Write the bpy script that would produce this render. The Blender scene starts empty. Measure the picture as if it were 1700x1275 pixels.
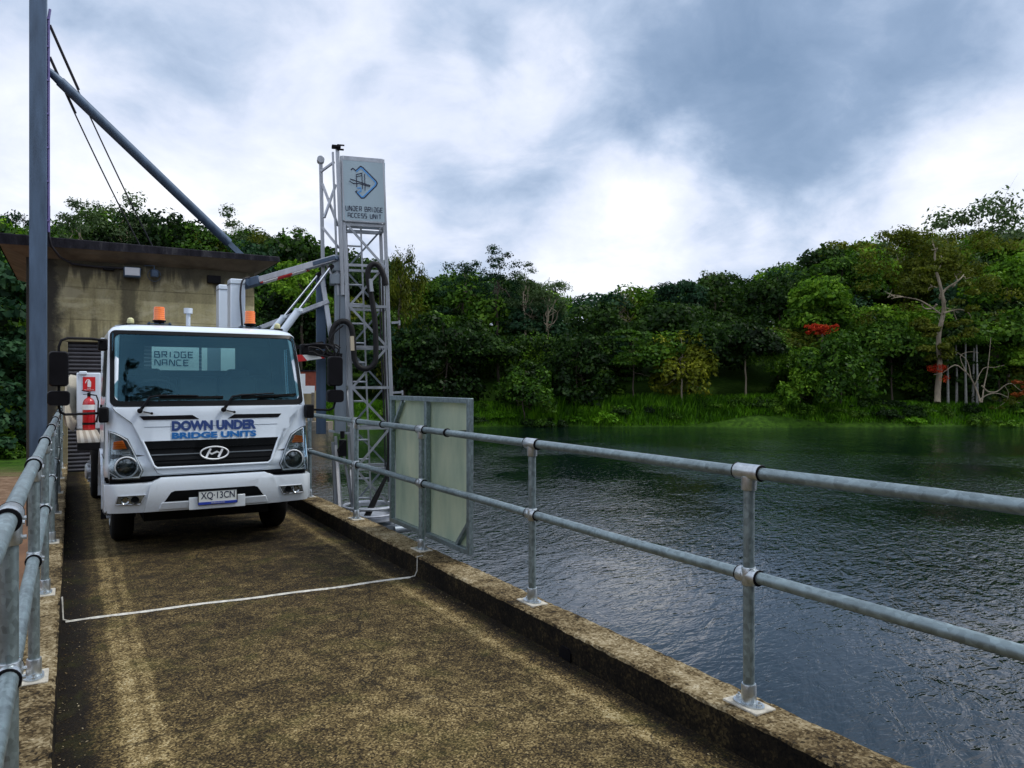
import bpy, bmesh, math, random
import numpy as np
from mathutils import Vector, Matrix

scene = bpy.context.scene
COL = scene.collection

# ------------------------------------------------------------------ camera
YAW = math.radians(30.1)
SY, CY = math.sin(YAW), math.cos(YAW)
EYE = 1.69
cam_d = bpy.data.cameras.new("camera")
cam_d.sensor_width = 36.0
cam_d.lens = 36.0 * 1260 / 1700
cam_d.clip_start = 0.05
cam_d.clip_end = 3000
cam = bpy.data.objects.new("camera", cam_d)
COL.objects.link(cam)
cam.location = (0, 0, EYE)
cam.rotation_euler = (math.radians(90), 0, -YAW)
scene.camera = cam


def at(px, s):
    """ground position seen at column px of the photograph, s metres ahead"""
    t = (px - 850) / 1260 * s
    return (SY * s + CY * t, CY * s - SY * t)


def skydir(px, py):
    r = (px - 850) / 1260
    u = (637.5 - py) / 1260
    v = Vector((SY + CY * r, CY - SY * r, u))
    return v.normalized()


# ------------------------------------------------------------------ light
SUN_AZ = math.radians(112)
SUN_EL = math.radians(56)
sunvec = Vector((math.sin(SUN_AZ) * math.cos(SUN_EL), math.cos(SUN_AZ) * math.cos(SUN_EL), math.sin(SUN_EL)))
sl = bpy.data.lights.new("sun", 'SUN')
sl.energy = 1.5
sl.angle = math.radians(14)
sl.color = (1.0, 0.96, 0.88)
so = bpy.data.objects.new("sun", sl)
COL.objects.link(so)
so.rotation_euler = sunvec.to_track_quat('Z', 'Y').to_euler()
so.location = (40, -30, 60)

scene.view_settings.view_transform = 'Standard'
scene.view_settings.look = 'None'
scene.view_settings.gamma = 1.0
scene.view_settings.exposure = 0.58


class NT:
    """tiny node-tree helper"""
    def __init__(self, tree):
        self.t = tree
        tree.nodes.clear()

    def n(self, typ, **kw):
        nd = self.t.nodes.new(typ)
        for k, v in kw.items():
            if k.startswith('i_'):
                key = k[2:]
                key = int(key) if key.isdigit() else key.replace('_', ' ')
                if isinstance(v, bpy.types.NodeSocket):
                    self.t.links.new(v, nd.inputs[key])
                else:
                    nd.inputs[key].default_value = v
            else:
                setattr(nd, k, v)
        return nd

    def l(self, a, b):
        self.t.links.new(a, b)

    def math(self, op, a, b=None, clamp=False):
        nd = self.t.nodes.new('ShaderNodeMath')
        nd.operation = op
        nd.use_clamp = clamp
        for i, v in enumerate((a, b)):
            if v is None:
                continue
            if isinstance(v, bpy.types.NodeSocket):
                self.t.links.new(v, nd.inputs[i])
            else:
                nd.inputs[i].default_value = v
        return nd.outputs[0]

    def ramp(self, fac, stops, interp='LINEAR'):
        nd = self.t.nodes.new('ShaderNodeValToRGB')
        cr = nd.color_ramp
        cr.interpolation = interp
        while len(cr.elements) < len(stops):
            cr.elements.new(0.5)
        for e, (p, c) in zip(cr.elements, stops):
            e.position = p
            e.color = (c[0], c[1], c[2], 1) if not isinstance(c, (int, float)) else (c, c, c, 1)
        self.t.links.new(fac, nd.inputs[0])
        return nd.outputs[0]

    def mix(self, fac, a, b, blend='MIX'):
        nd = self.t.nodes.new('ShaderNodeMix')
        nd.data_type = 'RGBA'
        nd.blend_type = blend
        for i, v in ((0, fac), (6, a), (7, b)):
            if isinstance(v, bpy.types.NodeSocket):
                self.t.links.new(v, nd.inputs[i])
            elif i == 0:
                nd.inputs[0].default_value = v
            else:
                nd.inputs[i].default_value = (v[0], v[1], v[2], 1)
        return nd.outputs[2]

    def noise(self, vec, scale, detail=4, rough=0.55, dist=0.0):
        nd = self.n('ShaderNodeTexNoise')
        nd.inputs['Scale'].default_value = scale
        nd.inputs['Detail'].default_value = detail
        nd.inputs['Roughness'].default_value = rough
        nd.inputs['Distortion'].default_value = dist
        if vec is not None:
            self.l(vec, nd.inputs['Vector'])
        return nd.outputs[0]

    def mapping(self, vec, scale=(1, 1, 1), rot=(0, 0, 0), loc=(0, 0, 0)):
        nd = self.n('ShaderNodeMapping')
        nd.inputs['Scale'].default_value = scale
        nd.inputs['Rotation'].default_value = rot
        nd.inputs['Location'].default_value = loc
        self.l(vec, nd.inputs['Vector'])
        return nd.outputs[0]


# ------------------------------------------------------------------ world: cloudy daylight sky
world = bpy.data.worlds.new("World")
scene.world = world
world.use_nodes = True
w = NT(world.node_tree)
tc = w.n('ShaderNodeTexCoord')
dirv = tc.outputs['Generated']
sky = w.n('ShaderNodeTexSky')
sky.sky_type = 'NISHITA'
sky.sun_disc = False
sky.sun_elevation = SUN_EL
sky.sun_rotation = SUN_AZ
sep = w.n('ShaderNodeSeparateXYZ')
w.l(dirv, sep.inputs[0])
zc = w.math('MAXIMUM', sep.outputs[2], 0.0)
den = w.math('ADD', zc, 0.38)
comb = w.n('ShaderNodeCombineXYZ')
w.l(w.math('DIVIDE', sep.outputs[0], den), comb.inputs[0])
w.l(w.math('DIVIDE', sep.outputs[1], den), comb.inputs[1])
cv = w.mapping(comb.outputs[0], loc=(3.1, 1.7, 0))
n1 = w.noise(cv, 1.6, 10, 0.56, 0.25)
n2 = w.noise(cv, 5.0, 8, 0.60, 0.45)
val = w.math('ADD', w.math('MULTIPLY', w.math('SUBTRACT', n1, 0.5), 1.15),
             w.math('MULTIPLY', w.math('SUBTRACT', n2, 0.5), 0.62))
val = w.math('ADD', val, 0.69)
# warped direction, so that the big masses have ragged rims
nw = w.n('ShaderNodeTexNoise')
w.l(dirv, nw.inputs['Vector'])
nw.inputs['Scale'].default_value = 4.5
nw.inputs['Detail'].default_value = 7
wv = w.n('ShaderNodeVectorMath', operation='SUBTRACT')
w.l(nw.outputs['Color'], wv.inputs[0])
wv.inputs[1].default_value = (0.5, 0.5, 0.5)
wsc = w.n('ShaderNodeVectorMath', operation='SCALE')
w.l(wv.outputs[0], wsc.inputs[0])
wsc.inputs['Scale'].default_value = 0.30
wad = w.n('ShaderNodeVectorMath', operation='ADD')
w.l(dirv, wad.inputs[0])
w.l(wsc.outputs[0], wad.inputs[1])
for (px, py, rad, wt) in [
        (1190, 40, 15, -0.26), (1330, 190, 11, -0.20), (1110, 100, 8, -0.14), (1270, 290, 7, -0.14), (1500, 110, 9, -0.06),
        (1660, 60, 8, -0.08), (820, 125, 3.2, -0.26), (730, 40, 3.5, -0.14), (300, 60, 8, -0.10), (350, 110, 4, -0.1), (560, 230, 9, -0.05),
        (1050, 240, 4.5, 0.08), (1110, 330, 4, 0.18), (1000, 455, 7, 0.16), (1160, 400, 5, 0.16), (1650, 265, 6, 0.24), (1450, 390, 7, 0.12),
        (330, 290, 9, 0.10), (880, 200, 4.0, 0.12), (700, 330, 8, -0.06), (930, 340, 6, -0.14), (1230, 410, 5, -0.08), (60, 200, 8, 0.05)]:
    d = skydir(px, py)
    vs = w.n('ShaderNodeVectorMath', operation='SUBTRACT')
    w.l(wad.outputs[0], vs.inputs[0])
    vs.inputs[1].default_value = d
    ln = w.n('ShaderNodeVectorMath', operation='LENGTH')
    w.l(vs.outputs[0], ln.inputs[0])
    mr = w.n('ShaderNodeMapRange', interpolation_type='SMOOTHSTEP')
    w.l(ln.outputs['Value'], mr.inputs[0])
    r_ = 2 * math.sin(math.radians(rad) / 2)
    mr.inputs[1].default_value = r_ * 0.25
    mr.inputs[2].default_value = r_ * 1.35
    mr.inputs[3].default_value = wt
    mr.inputs[4].default_value = 0.0
    val = w.math('ADD', val, mr.outputs[0])
cloud = w.ramp(val, [(0.0, (1.4, 2.1, 3.2)), (0.25, (2.2, 3.0, 4.3)), (0.47, (3.8, 4.6, 6.0)),
                     (0.66, (5.6, 6.1, 7.3)), (0.85, (6.7, 7.05, 7.8)), (1.0, (7.9, 8.1, 8.5))])
cover = w.ramp(val, [(0.0, 0.80), (0.5, 0.95), (1.0, 1.0)])
skc = w.mix(cover, sky.outputs[0], cloud)
# unseen sky behind the photographer, boosted to light the truck front
dt = w.n('ShaderNodeVectorMath', operation='DOT_PRODUCT')
w.l(dirv, dt.inputs[0])
dt.inputs[1].default_value = Vector((-0.35, -0.85, 0.4)).normalized()
bk = w.n('ShaderNodeMapRange', interpolation_type='SMOOTHSTEP')
w.l(dt.outputs['Value'], bk.inputs[0])
bk.inputs[1].default_value = 0.1
bk.inputs[2].default_value = 0.9
bk.inputs[3].default_value = 1.0
bk.inputs[4].default_value = 1.35
vsc = w.n('ShaderNodeVectorMath', operation='SCALE')
w.l(skc, vsc.inputs[0])
w.l(bk.outputs[0], vsc.inputs['Scale'])
bg = w.n('ShaderNodeBackground')
w.l(vsc.outputs[0], bg.inputs[0])
bg.inputs[1].default_value = 0.095
wo = w.n('ShaderNodeOutputWorld')
w.l(bg.outputs[0], wo.inputs[0])


# ------------------------------------------------------------------ materials
def newmat(name):
    m = bpy.data.materials.new(name)
    m.use_nodes = True
    return m, NT(m.node_tree)


def principled(nt, **kw):
    b = nt.n('ShaderNodeBsdfPrincipled')
    for k, v in kw.items():
        k = k.replace('_', ' ')
        if isinstance(v, bpy.types.NodeSocket):
            nt.l(v, b.inputs[k])
        elif isinstance(v, (tuple, list)) and len(v) == 3:
            b.inputs[k].default_value = (v[0], v[1], v[2], 1)
        else:
            b.inputs[k].default_value = v
    o = nt.n('ShaderNodeOutputMaterial')
    nt.l(b.outputs[0], o.inputs[0])
    return b


def bump(nt, height, strength, dist, bsdf):
    bp = nt.n('ShaderNodeBump')
    bp.inputs['Strength'].default_value = strength
    bp.inputs['Distance'].default_value = dist
    nt.l(height, bp.inputs['Height'])
    nt.l(bp.outputs[0], bsdf.inputs['Normal'])


def mat_simple(name, col, rough=0.5, metal=0.0, var=0.12, scale=6.0, bmp=0.0, coat=0.0, spec=0.5, streak=False):
    m, nt = newmat(name)
    t = nt.n('ShaderNodeTexCoord')
    vec = t.outputs['Object']
    if streak:
        vec = nt.mapping(vec, scale=(1, 1, 0.15))
    n = nt.noise(vec, scale, 5, 0.6)
    lo = tuple(c * (1 - var) for c in col)
    hi = tuple(min(1, c * (1 + var)) for c in col)
    c = nt.ramp(n, [(0.3, lo), (0.7, hi)])
    rr = nt.n('ShaderNodeMapRange')
    nt.l(n, rr.inputs[0])
    rr.inputs[3].default_value = max(0.02, rough - 0.08)
    rr.inputs[4].default_value = min(1, rough + 0.1)
    b = principled(nt, Base_Color=c, Roughness=rr.outputs[0], Metallic=metal)
    b.inputs['Specular IOR Level'].default_value = spec
    if coat:
        b.inputs['Coat Weight'].default_value = coat
        b.inputs['Coat Roughness'].default_value = 0.08
    if bmp:
        n3 = nt.noise(t.outputs['Object'], scale * 9, 4, 0.6)
        bump(nt, n3, bmp, 0.004, b)
    return m


M = {}


def mat_galv(name, col, rough, metal):
    m, nt = newmat(name)
    t = nt.n('ShaderNodeTexCoord')
    v = t.outputs['Object']
    vo = nt.n('ShaderNodeTexVoronoi')
    vo.inputs['Scale'].default_value = 70
    nt.l(nt.mapping(v, scale=(1, .6, .6)), vo.inputs['Vector'])
    bw = nt.n('ShaderNodeRGBToBW')
    nt.l(vo.outputs['Color'], bw.inputs[0])
    n = nt.noise(v, 5, 6, 0.7)
    st = nt.noise(v, 32, 5, 0.75, 1.0)
    f = nt.math('ADD', nt.math('MULTIPLY', bw.outputs[0], .35), nt.math('MULTIPLY', n, .65))
    c = nt.ramp(f, [(0.25, tuple(a * .62 for a in col)), (0.5, col), (0.78, tuple(min(1, a * 1.45) for a in col))])
    dirt = nt.ramp(st, [(0.64, 0.0), (0.74, 0.75)])
    c = nt.mix(dirt, c, (0.07, 0.062, 0.05))
    rr = nt.n('ShaderNodeMapRange')
    nt.l(f, rr.inputs[0])
    rr.inputs[3].default_value = rough - .12
    rr.inputs[4].default_value = rough + .18
    b = principled(nt, Base_Color=c, Roughness=rr.outputs[0], Metallic=metal)
    bump(nt, n, 0.2, 0.004, b)
    return m


M['galv'] = mat_galv('galvanised steel', (0.23, 0.295, 0.315), 0.42, 0.70)
M['galv_fit'] = mat_simple('bright galvanised fitting', (0.50, 0.55, 0.58), 0.30, 0.85, 0.2, 30, 0.1)
M['galv_dark'] = mat_simple('dull galvanised steel', (0.065, 0.105, 0.165), 0.5, 0.30, 0.25, 9, 0.1, streak=True)
M['alu'] = mat_simple('mill aluminium', (0.42, 0.45, 0.49), 0.38, 0.65, 0.18, 9, 0.0, streak=True)
M['alu_dark'] = mat_simple('grey aluminium plate', (0.22, 0.26, 0.30), 0.45, 0.5, 0.15, 5, 0.0, streak=True)
M['black'] = mat_simple('black plastic', (0.005, 0.005, 0.007), 0.5, 0, 0.2, 8, 0, spec=0.14)
M['gloss_black'] = mat_simple('black grille', (0.004, 0.005, 0.006), 0.35, 0, 0.2, 8, 0, spec=0.12)
M['rubber'] = mat_simple('tyre rubber', (0.010, 0.010, 0.010), 0.85, 0, 0.25, 14, 0.3, spec=0.2)
M['steel_dark'] = mat_simple('dark chassis steel', (0.012, 0.012, 0.013), 0.65, 0.2, 0.3, 6, 0.1, spec=0.2)
M['chrome'] = mat_simple('chrome', (0.75, 0.77, 0.8), 0.10, 1.0, 0.05, 4)
M['reflector'] = mat_simple('lamp reflector', (0.33, 0.36, 0.38), 0.18, 1.0, 0.3, 16)
M['housing'] = mat_simple('grey lamp housing', (0.30, 0.33, 0.34), 0.22, 0.8, 0.6, 14)
M['satin'] = mat_simple('satin bright metal', (0.72, 0.75, 0.78), 0.45, 0.45, 0.05, 6)
M['red'] = mat_simple('red sign vinyl', (0.58, 0.01, 0.012), 0.45, 0, 0.06, 6)
M['red_tank'] = mat_simple('red extinguisher paint', (0.42, 0.006, 0.01), 0.25, 0, 0.08, 6, coat=0.4)
M['whitevinyl'] = mat_simple('white vinyl', (0.75, 0.77, 0.78), 0.5, 0, 0.04, 6)
M['navy'] = mat_simple('navy lettering', (0.022, 0.055, 0.20), 0.4, 0, 0.06, 6)
M['blue'] = mat_simple('blue lettering', (0.012, 0.14, 0.42), 0.4, 0, 0.06, 6)
M['pale_blue'] = mat_simple('pale blue sign print', (0.10, 0.34, 0.72), 0.45, 0, 0.06, 6)
M['ink'] = mat_simple('dark sign print', (0.012, 0.018, 0.05), 0.5, 0, 0.06, 6)
M['signboard'] = mat_simple('pale sign board', (0.36, 0.47, 0.53), 0.4, 0, 0.07, 3, streak=True)
M['cream_sign'] = mat_simple('body sign panel', (0.72, 0.80, 0.80), 0.5, 0, 0.04, 3)
M['interior'] = mat_simple('cab trim', (0.05, 0.055, 0.06), 0.7, 0, 0.2, 6)
M['hose'] = mat_simple('black hose jacket', (0.007, 0.007, 0.008), 0.6, 0, 0.2, 25, 0.4, spec=0.3)
M['tarp'] = mat_simple('canvas', (0.38, 0.36, 0.30), 0.85, 0, 0.2, 8, 0.3)
M['bark_pale'] = mat_simple('pale bark', (0.24, 0.20, 0.14), 0.85, 0, 0.35, 3, 0.3, streak=True)
M['bark_white'] = mat_simple('bleached limbs', (0.42, 0.37, 0.27), 0.8, 0, 0.25, 3, 0.2, streak=True)
M['bark'] = mat_simple('brown bark', (0.07, 0.055, 0.04), 0.9, 0, 0.35, 3, 0.3, streak=True)
M['palm_bark'] = mat_simple('grey palm bark', (0.20, 0.20, 0.18), 0.85, 0, 0.25, 3, 0.2)
M['pvc'] = mat_simple('white conduit', (0.72, 0.72, 0.72), 0.4, 0, 0.08, 10)
M['cable'] = mat_simple('dark cable', (0.015, 0.014, 0.02), 0.6, 0, 0.2, 20)
M['purple'] = mat_simple('violet conduit', (0.12, 0.10, 0.28), 0.4, 0, 0.2, 20)
M['door'] = mat_simple('dark roller shutter', (0.055, 0.055, 0.065), 0.55, 0.2, 0.3, 4, 0.0, streak=True)
M['plate_blue'] = mat_simple('plate blue band', (0.02, 0.05, 0.35), 0.4, 0, 0.05, 6)
M['plate'] = mat_simple('plate white', (0.68, 0.72, 0.70), 0.4, 0, 0.05, 6)
M['pad'] = mat_simple('pale grout', (0.42, 0.40, 0.34), 0.85, 0, 0.3, 18, 0.4)
M['brick'] = mat_simple('red brick', (0.22, 0.05, 0.028), 0.85, 0, 0.25, 4, 0.2)


def mat_paint():
    m, nt = newmat('white truck paint')
    t = nt.n('ShaderNodeTexCoord')
    n = nt.noise(t.outputs['Object'], 2.0, 6, 0.6)
    n2 = nt.noise(t.outputs['Object'], 40, 3, 0.6)
    sp = nt.n('ShaderNodeSeparateXYZ')
    nt.l(t.outputs['Object'], sp.inputs[0])
    low = nt.n('ShaderNodeMapRange')
    nt.l(sp.outputs[2], low.inputs[0])
    low.inputs[1].default_value = 0.4
    low.inputs[2].default_value = 1.0
    low.inputs[3].default_value = 1.0
    low.inputs[4].default_value = 0.0
    dirt = nt.math('MULTIPLY', nt.math('MULTIPLY', low.outputs[0], nt.math('ADD', n2, nt.math('MULTIPLY', n, 0.6))), 0.42)
    c = nt.ramp(n, [(0.3, (0.62, 0.71, 0.80)), (0.7, (0.72, 0.81, 0.90))])
    c = nt.mix(dirt, c, (0.45, 0.42, 0.36))
    b = principled(nt, Base_Color=c, Roughness=0.28)
    b.inputs['Coat Weight'].default_value = 0.6
    b.inputs['Coat Roughness'].default_value = 0.06
    return m


M['paint'] = mat_paint()


def mat_glass(name, tint, refl, rough=0.02, gcol=(0.80, 0.93, 1.0)):
    m, nt = newmat(name)
    tr = nt.n('ShaderNodeBsdfTransparent')
    tr.inputs[0].default_value = (*tint, 1)
    gl = nt.n('ShaderNodeBsdfGlossy')
    gl.inputs[0].default_value = (*gcol, 1)
    gl.inputs['Roughness'].default_value = rough
    fr = nt.n('ShaderNodeFresnel')
    fr.inputs[0].default_value = 1.5
    f = nt.math('ADD', fr.outputs[0], refl, clamp=True)
    mx = nt.n('ShaderNodeMixShader')
    nt.l(f, mx.inputs[0])
    nt.l(tr.outputs[0], mx.inputs[1])
    nt.l(gl.outputs[0], mx.inputs[2])
    o = nt.n('ShaderNodeOutputMaterial')
    nt.l(mx.outputs[0], o.inputs[0])
    return m


M['windscreen'] = mat_glass('tinted windscreen', (0.70, 0.92, 0.90), 0.095, gcol=(0.15, 0.36, 0.47))
M['side_glass'] = mat_glass('tinted side glass', (0.75, 0.85, 0.85), 0.0)
M['lens'] = mat_glass('clear lamp lens', (0.92, 0.94, 0.95), -0.02)


def mat_amber():
    m, nt = newmat('amber lens')
    t = nt.n('ShaderNodeTexCoord')
    wv = nt.n('ShaderNodeTexWave')
    wv.bands_direction = 'Z'
    wv.inputs['Scale'].default_value = 14
    nt.l(t.outputs['Object'], wv.inputs['Vector'])
    c = nt.ramp(wv.outputs[1], [(0.2, (0.75, 0.13, 0.01)), (0.8, (0.95, 0.24, 0.02))])
    b = principled(nt, Base_Color=c, Roughness=0.2)
    b.inputs['Subsurface Weight'].default_value = 0.2
    b.inputs['Coat Weight'].default_value = 0.5
    return m


M['amber'] = mat_amber()


def mat_stripes(name, c1, c2, freq, ang):
    m, nt = newmat(name)
    t = nt.n('ShaderNodeTexCoord')
    mp = nt.mapping(t.outputs['Object'], rot=ang)
    sp = nt.n('ShaderNodeSeparateXYZ')
    nt.l(mp, sp.inputs[0])
    s = nt.math('GREATER_THAN', nt.math('FRACT', nt.math('MULTIPLY', sp.outputs[0], freq)), 0.5)
    c = nt.mix(s, c1, c2)
    principled(nt, Base_Color=c, Roughness=0.5)
    return m


M['hazard'] = mat_stripes('red and white hazard tape', (0.6, 0.012, 0.012), (0.75, 0.75, 0.73), 3.2, (0, math.radians(35), 0))
M['tread'] = mat_stripes('worn tread plate', (0.40, 0.35, 0.28), (0.62, 0.58, 0.50), 14, (0, 0, 0))


def mat_deck():
    m, nt = newmat('mossy exposed aggregate concrete')
    t = nt.n('ShaderNodeTexCoord')
    v = t.outputs['Object']
    big = nt.noise(v, 0.9, 5, 0.6, 0.5)
    mid = nt.noise(v, 7, 6, 0.65, 0.3)
    fine = nt.noise(v, 95, 3, 0.6)
    vor = nt.n('ShaderNodeTexVoronoi')
    vor.inputs['Scale'].default_value = 110
    nt.l(v, vor.inputs['Vector'])
    bw = nt.n('ShaderNodeRGBToBW')
    nt.l(vor.outputs['Color'], bw.inputs[0])
    stones = bw.outputs[0]
    mixv = nt.math('ADD', nt.math('MULTIPLY', stones, 0.48), nt.math('MULTIPLY', fine, 0.52))
    mixv = nt.math('ADD', mixv, nt.math('MULTIPLY', nt.math('SUBTRACT', mid, 0.5), 0.62))
    mixv = nt.math('ADD', mixv, nt.math('MULTIPLY', nt.math('SUBTRACT', big, 0.5), 0.36))
    sp = nt.n('ShaderNodeSeparateXYZ')
    nt.l(v, sp.inputs[0])
    x = sp.outputs[0]
    wob = nt.math('MULTIPLY', nt.math('SUBTRACT', nt.noise(v, 1.1, 4, 0.6), 0.5), 0.10)
    xx = nt.math('ADD', x, wob)

    def band(c, hw, soft, amt):
        d = nt.math('ABSOLUTE', nt.math('SUBTRACT', xx, c))
        mr = nt.n('ShaderNodeMapRange', interpolation_type='SMOOTHSTEP')
        nt.l(d, mr.inputs[0])
        mr.inputs[1].default_value = hw
        mr.inputs[2].default_value = hw + soft
        mr.inputs[3].default_value = amt
        mr.inputs[4].default_value = 0
        return mr.outputs[0]
    # worn wheel tracks are paler; the gutters along the kerbs are darker
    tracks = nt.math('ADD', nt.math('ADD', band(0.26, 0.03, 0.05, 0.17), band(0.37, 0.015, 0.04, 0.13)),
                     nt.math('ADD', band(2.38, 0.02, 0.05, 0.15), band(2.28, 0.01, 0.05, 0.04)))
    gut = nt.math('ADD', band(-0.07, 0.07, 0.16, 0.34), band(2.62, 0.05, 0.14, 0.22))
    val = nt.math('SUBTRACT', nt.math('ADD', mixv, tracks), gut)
    # darker towards the truck
    yy = nt.n('ShaderNodeMapRange', interpolation_type='SMOOTHSTEP')
    nt.l(sp.outputs[1], yy.inputs[0])
    yy.inputs[1].default_value = 3.0
    yy.inputs[2].default_value = 8.0
    yy.inputs[3].default_value = 0.03
    yy.inputs[4].default_value = -0.08
    val = nt.math('ADD', val, yy.outputs[0])
    c = nt.ramp(val, [(0.20, (0.007, 0.005, 0.003)), (0.40, (0.022, 0.015, 0.006)), (0.52, (0.066, 0.046, 0.017)),
                      (0.65, (0.155, 0.111, 0.043)), (0.80, (0.34, 0.26, 0.12)), (0.98, (0.48, 0.42, 0.26))])
    moss = nt.ramp(nt.noise(v, 2.3, 6, 0.7, 0.4), [(0.52, 0.0), (0.70, 0.6)])
    c = nt.mix(moss, c, nt.mix(0.65, c, (0.055, 0.06, 0.008)))
    # fine wandering cracks
    ed = nt.n('ShaderNodeTexVoronoi', feature='DISTANCE_TO_EDGE')
    ed.inputs['Scale'].default_value = 0.42
    wn_ = nt.n('ShaderNodeTexNoise')
    wn_.inputs['Scale'].default_value = 3.0
    wn_.inputs['Detail'].default_value = 8
    nt.l(v, wn_.inputs['Vector'])
    ws_ = nt.n('ShaderNodeVectorMath', operation='SCALE')
    nt.l(wn_.outputs['Color'], ws_.inputs[0])
    ws_.inputs['Scale'].default_value = 0.5
    wa_ = nt.n('ShaderNodeVectorMath', operation='ADD')
    nt.l(v, wa_.inputs[0])
    nt.l(ws_.outputs[0], wa_.inputs[1])
    nt.l(wa_.outputs[0], ed.inputs['Vector'])
    crk = nt.ramp(ed.outputs['Distance'], [(0.0, 0.8), (0.0055, 0.0)])
    c = nt.mix(crk, c, (0.006, 0.005, 0.003))
    oil = nt.ramp(nt.noise(v, 1.6, 5, 0.6, 1.2), [(0.60, 0.0), (0.70, 0.45)])
    c = nt.mix(oil, c, (0.018, 0.014, 0.010))
    b = principled(nt, Base_Color=c, Roughness=0.88)
    b.inputs['Specular IOR Level'].default_value = 0.2
    h = nt.math('ADD', nt.math('MULTIPLY', vor.outputs['Distance'], -0.6), nt.math('ADD', fine, mid))
    bump(nt, h, 0.9, 0.006, b)
    return m


M['deck'] = mat_deck()


def mat_kerb():
    m, nt = newmat('weathered kerb concrete')
    t = nt.n('ShaderNodeTexCoord')
    v = t.outputs['Object']
    mid = nt.noise(v, 9, 7, 0.7, 0.2)
    fine = nt.noise(v, 80, 3, 0.6)
    big = nt.noise(v, 2, 5, 0.6)
    vo = nt.n('ShaderNodeTexVoronoi')
    vo.inputs['Scale'].default_value = 75
    nt.l(v, vo.inputs['Vector'])
    bw = nt.n('ShaderNodeRGBToBW')
    nt.l(vo.outputs['Color'], bw.inputs[0])
    val = nt.math('ADD', nt.math('MULTIPLY', mid, 0.55), nt.math('ADD', nt.math('MULTIPLY', fine, 0.2), nt.math('MULTIPLY', bw.outputs[0], 0.25)))
    val = nt.math('ADD', val, nt.math('MULTIPLY', nt.math('SUBTRACT', big, 0.5), 0.45))
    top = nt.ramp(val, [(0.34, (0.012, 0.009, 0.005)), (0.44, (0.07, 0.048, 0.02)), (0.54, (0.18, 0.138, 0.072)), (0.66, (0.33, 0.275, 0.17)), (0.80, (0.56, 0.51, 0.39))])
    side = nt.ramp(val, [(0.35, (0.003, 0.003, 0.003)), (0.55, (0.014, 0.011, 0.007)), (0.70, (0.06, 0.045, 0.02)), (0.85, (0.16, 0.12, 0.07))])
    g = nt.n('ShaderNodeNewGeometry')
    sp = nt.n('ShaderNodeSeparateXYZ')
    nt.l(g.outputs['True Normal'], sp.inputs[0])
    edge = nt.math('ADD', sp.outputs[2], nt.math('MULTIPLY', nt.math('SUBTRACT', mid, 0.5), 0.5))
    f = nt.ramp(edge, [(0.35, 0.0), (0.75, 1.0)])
    # shade of the upright faces is put into their near-black colour; the top is pale
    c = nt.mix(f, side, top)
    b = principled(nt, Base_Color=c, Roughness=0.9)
    b.inputs['Specular IOR Level'].default_value = 0.15
    bump(nt, val, 1.0, 0.012, b)
    return m


M['kerb'] = mat_kerb()


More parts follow.
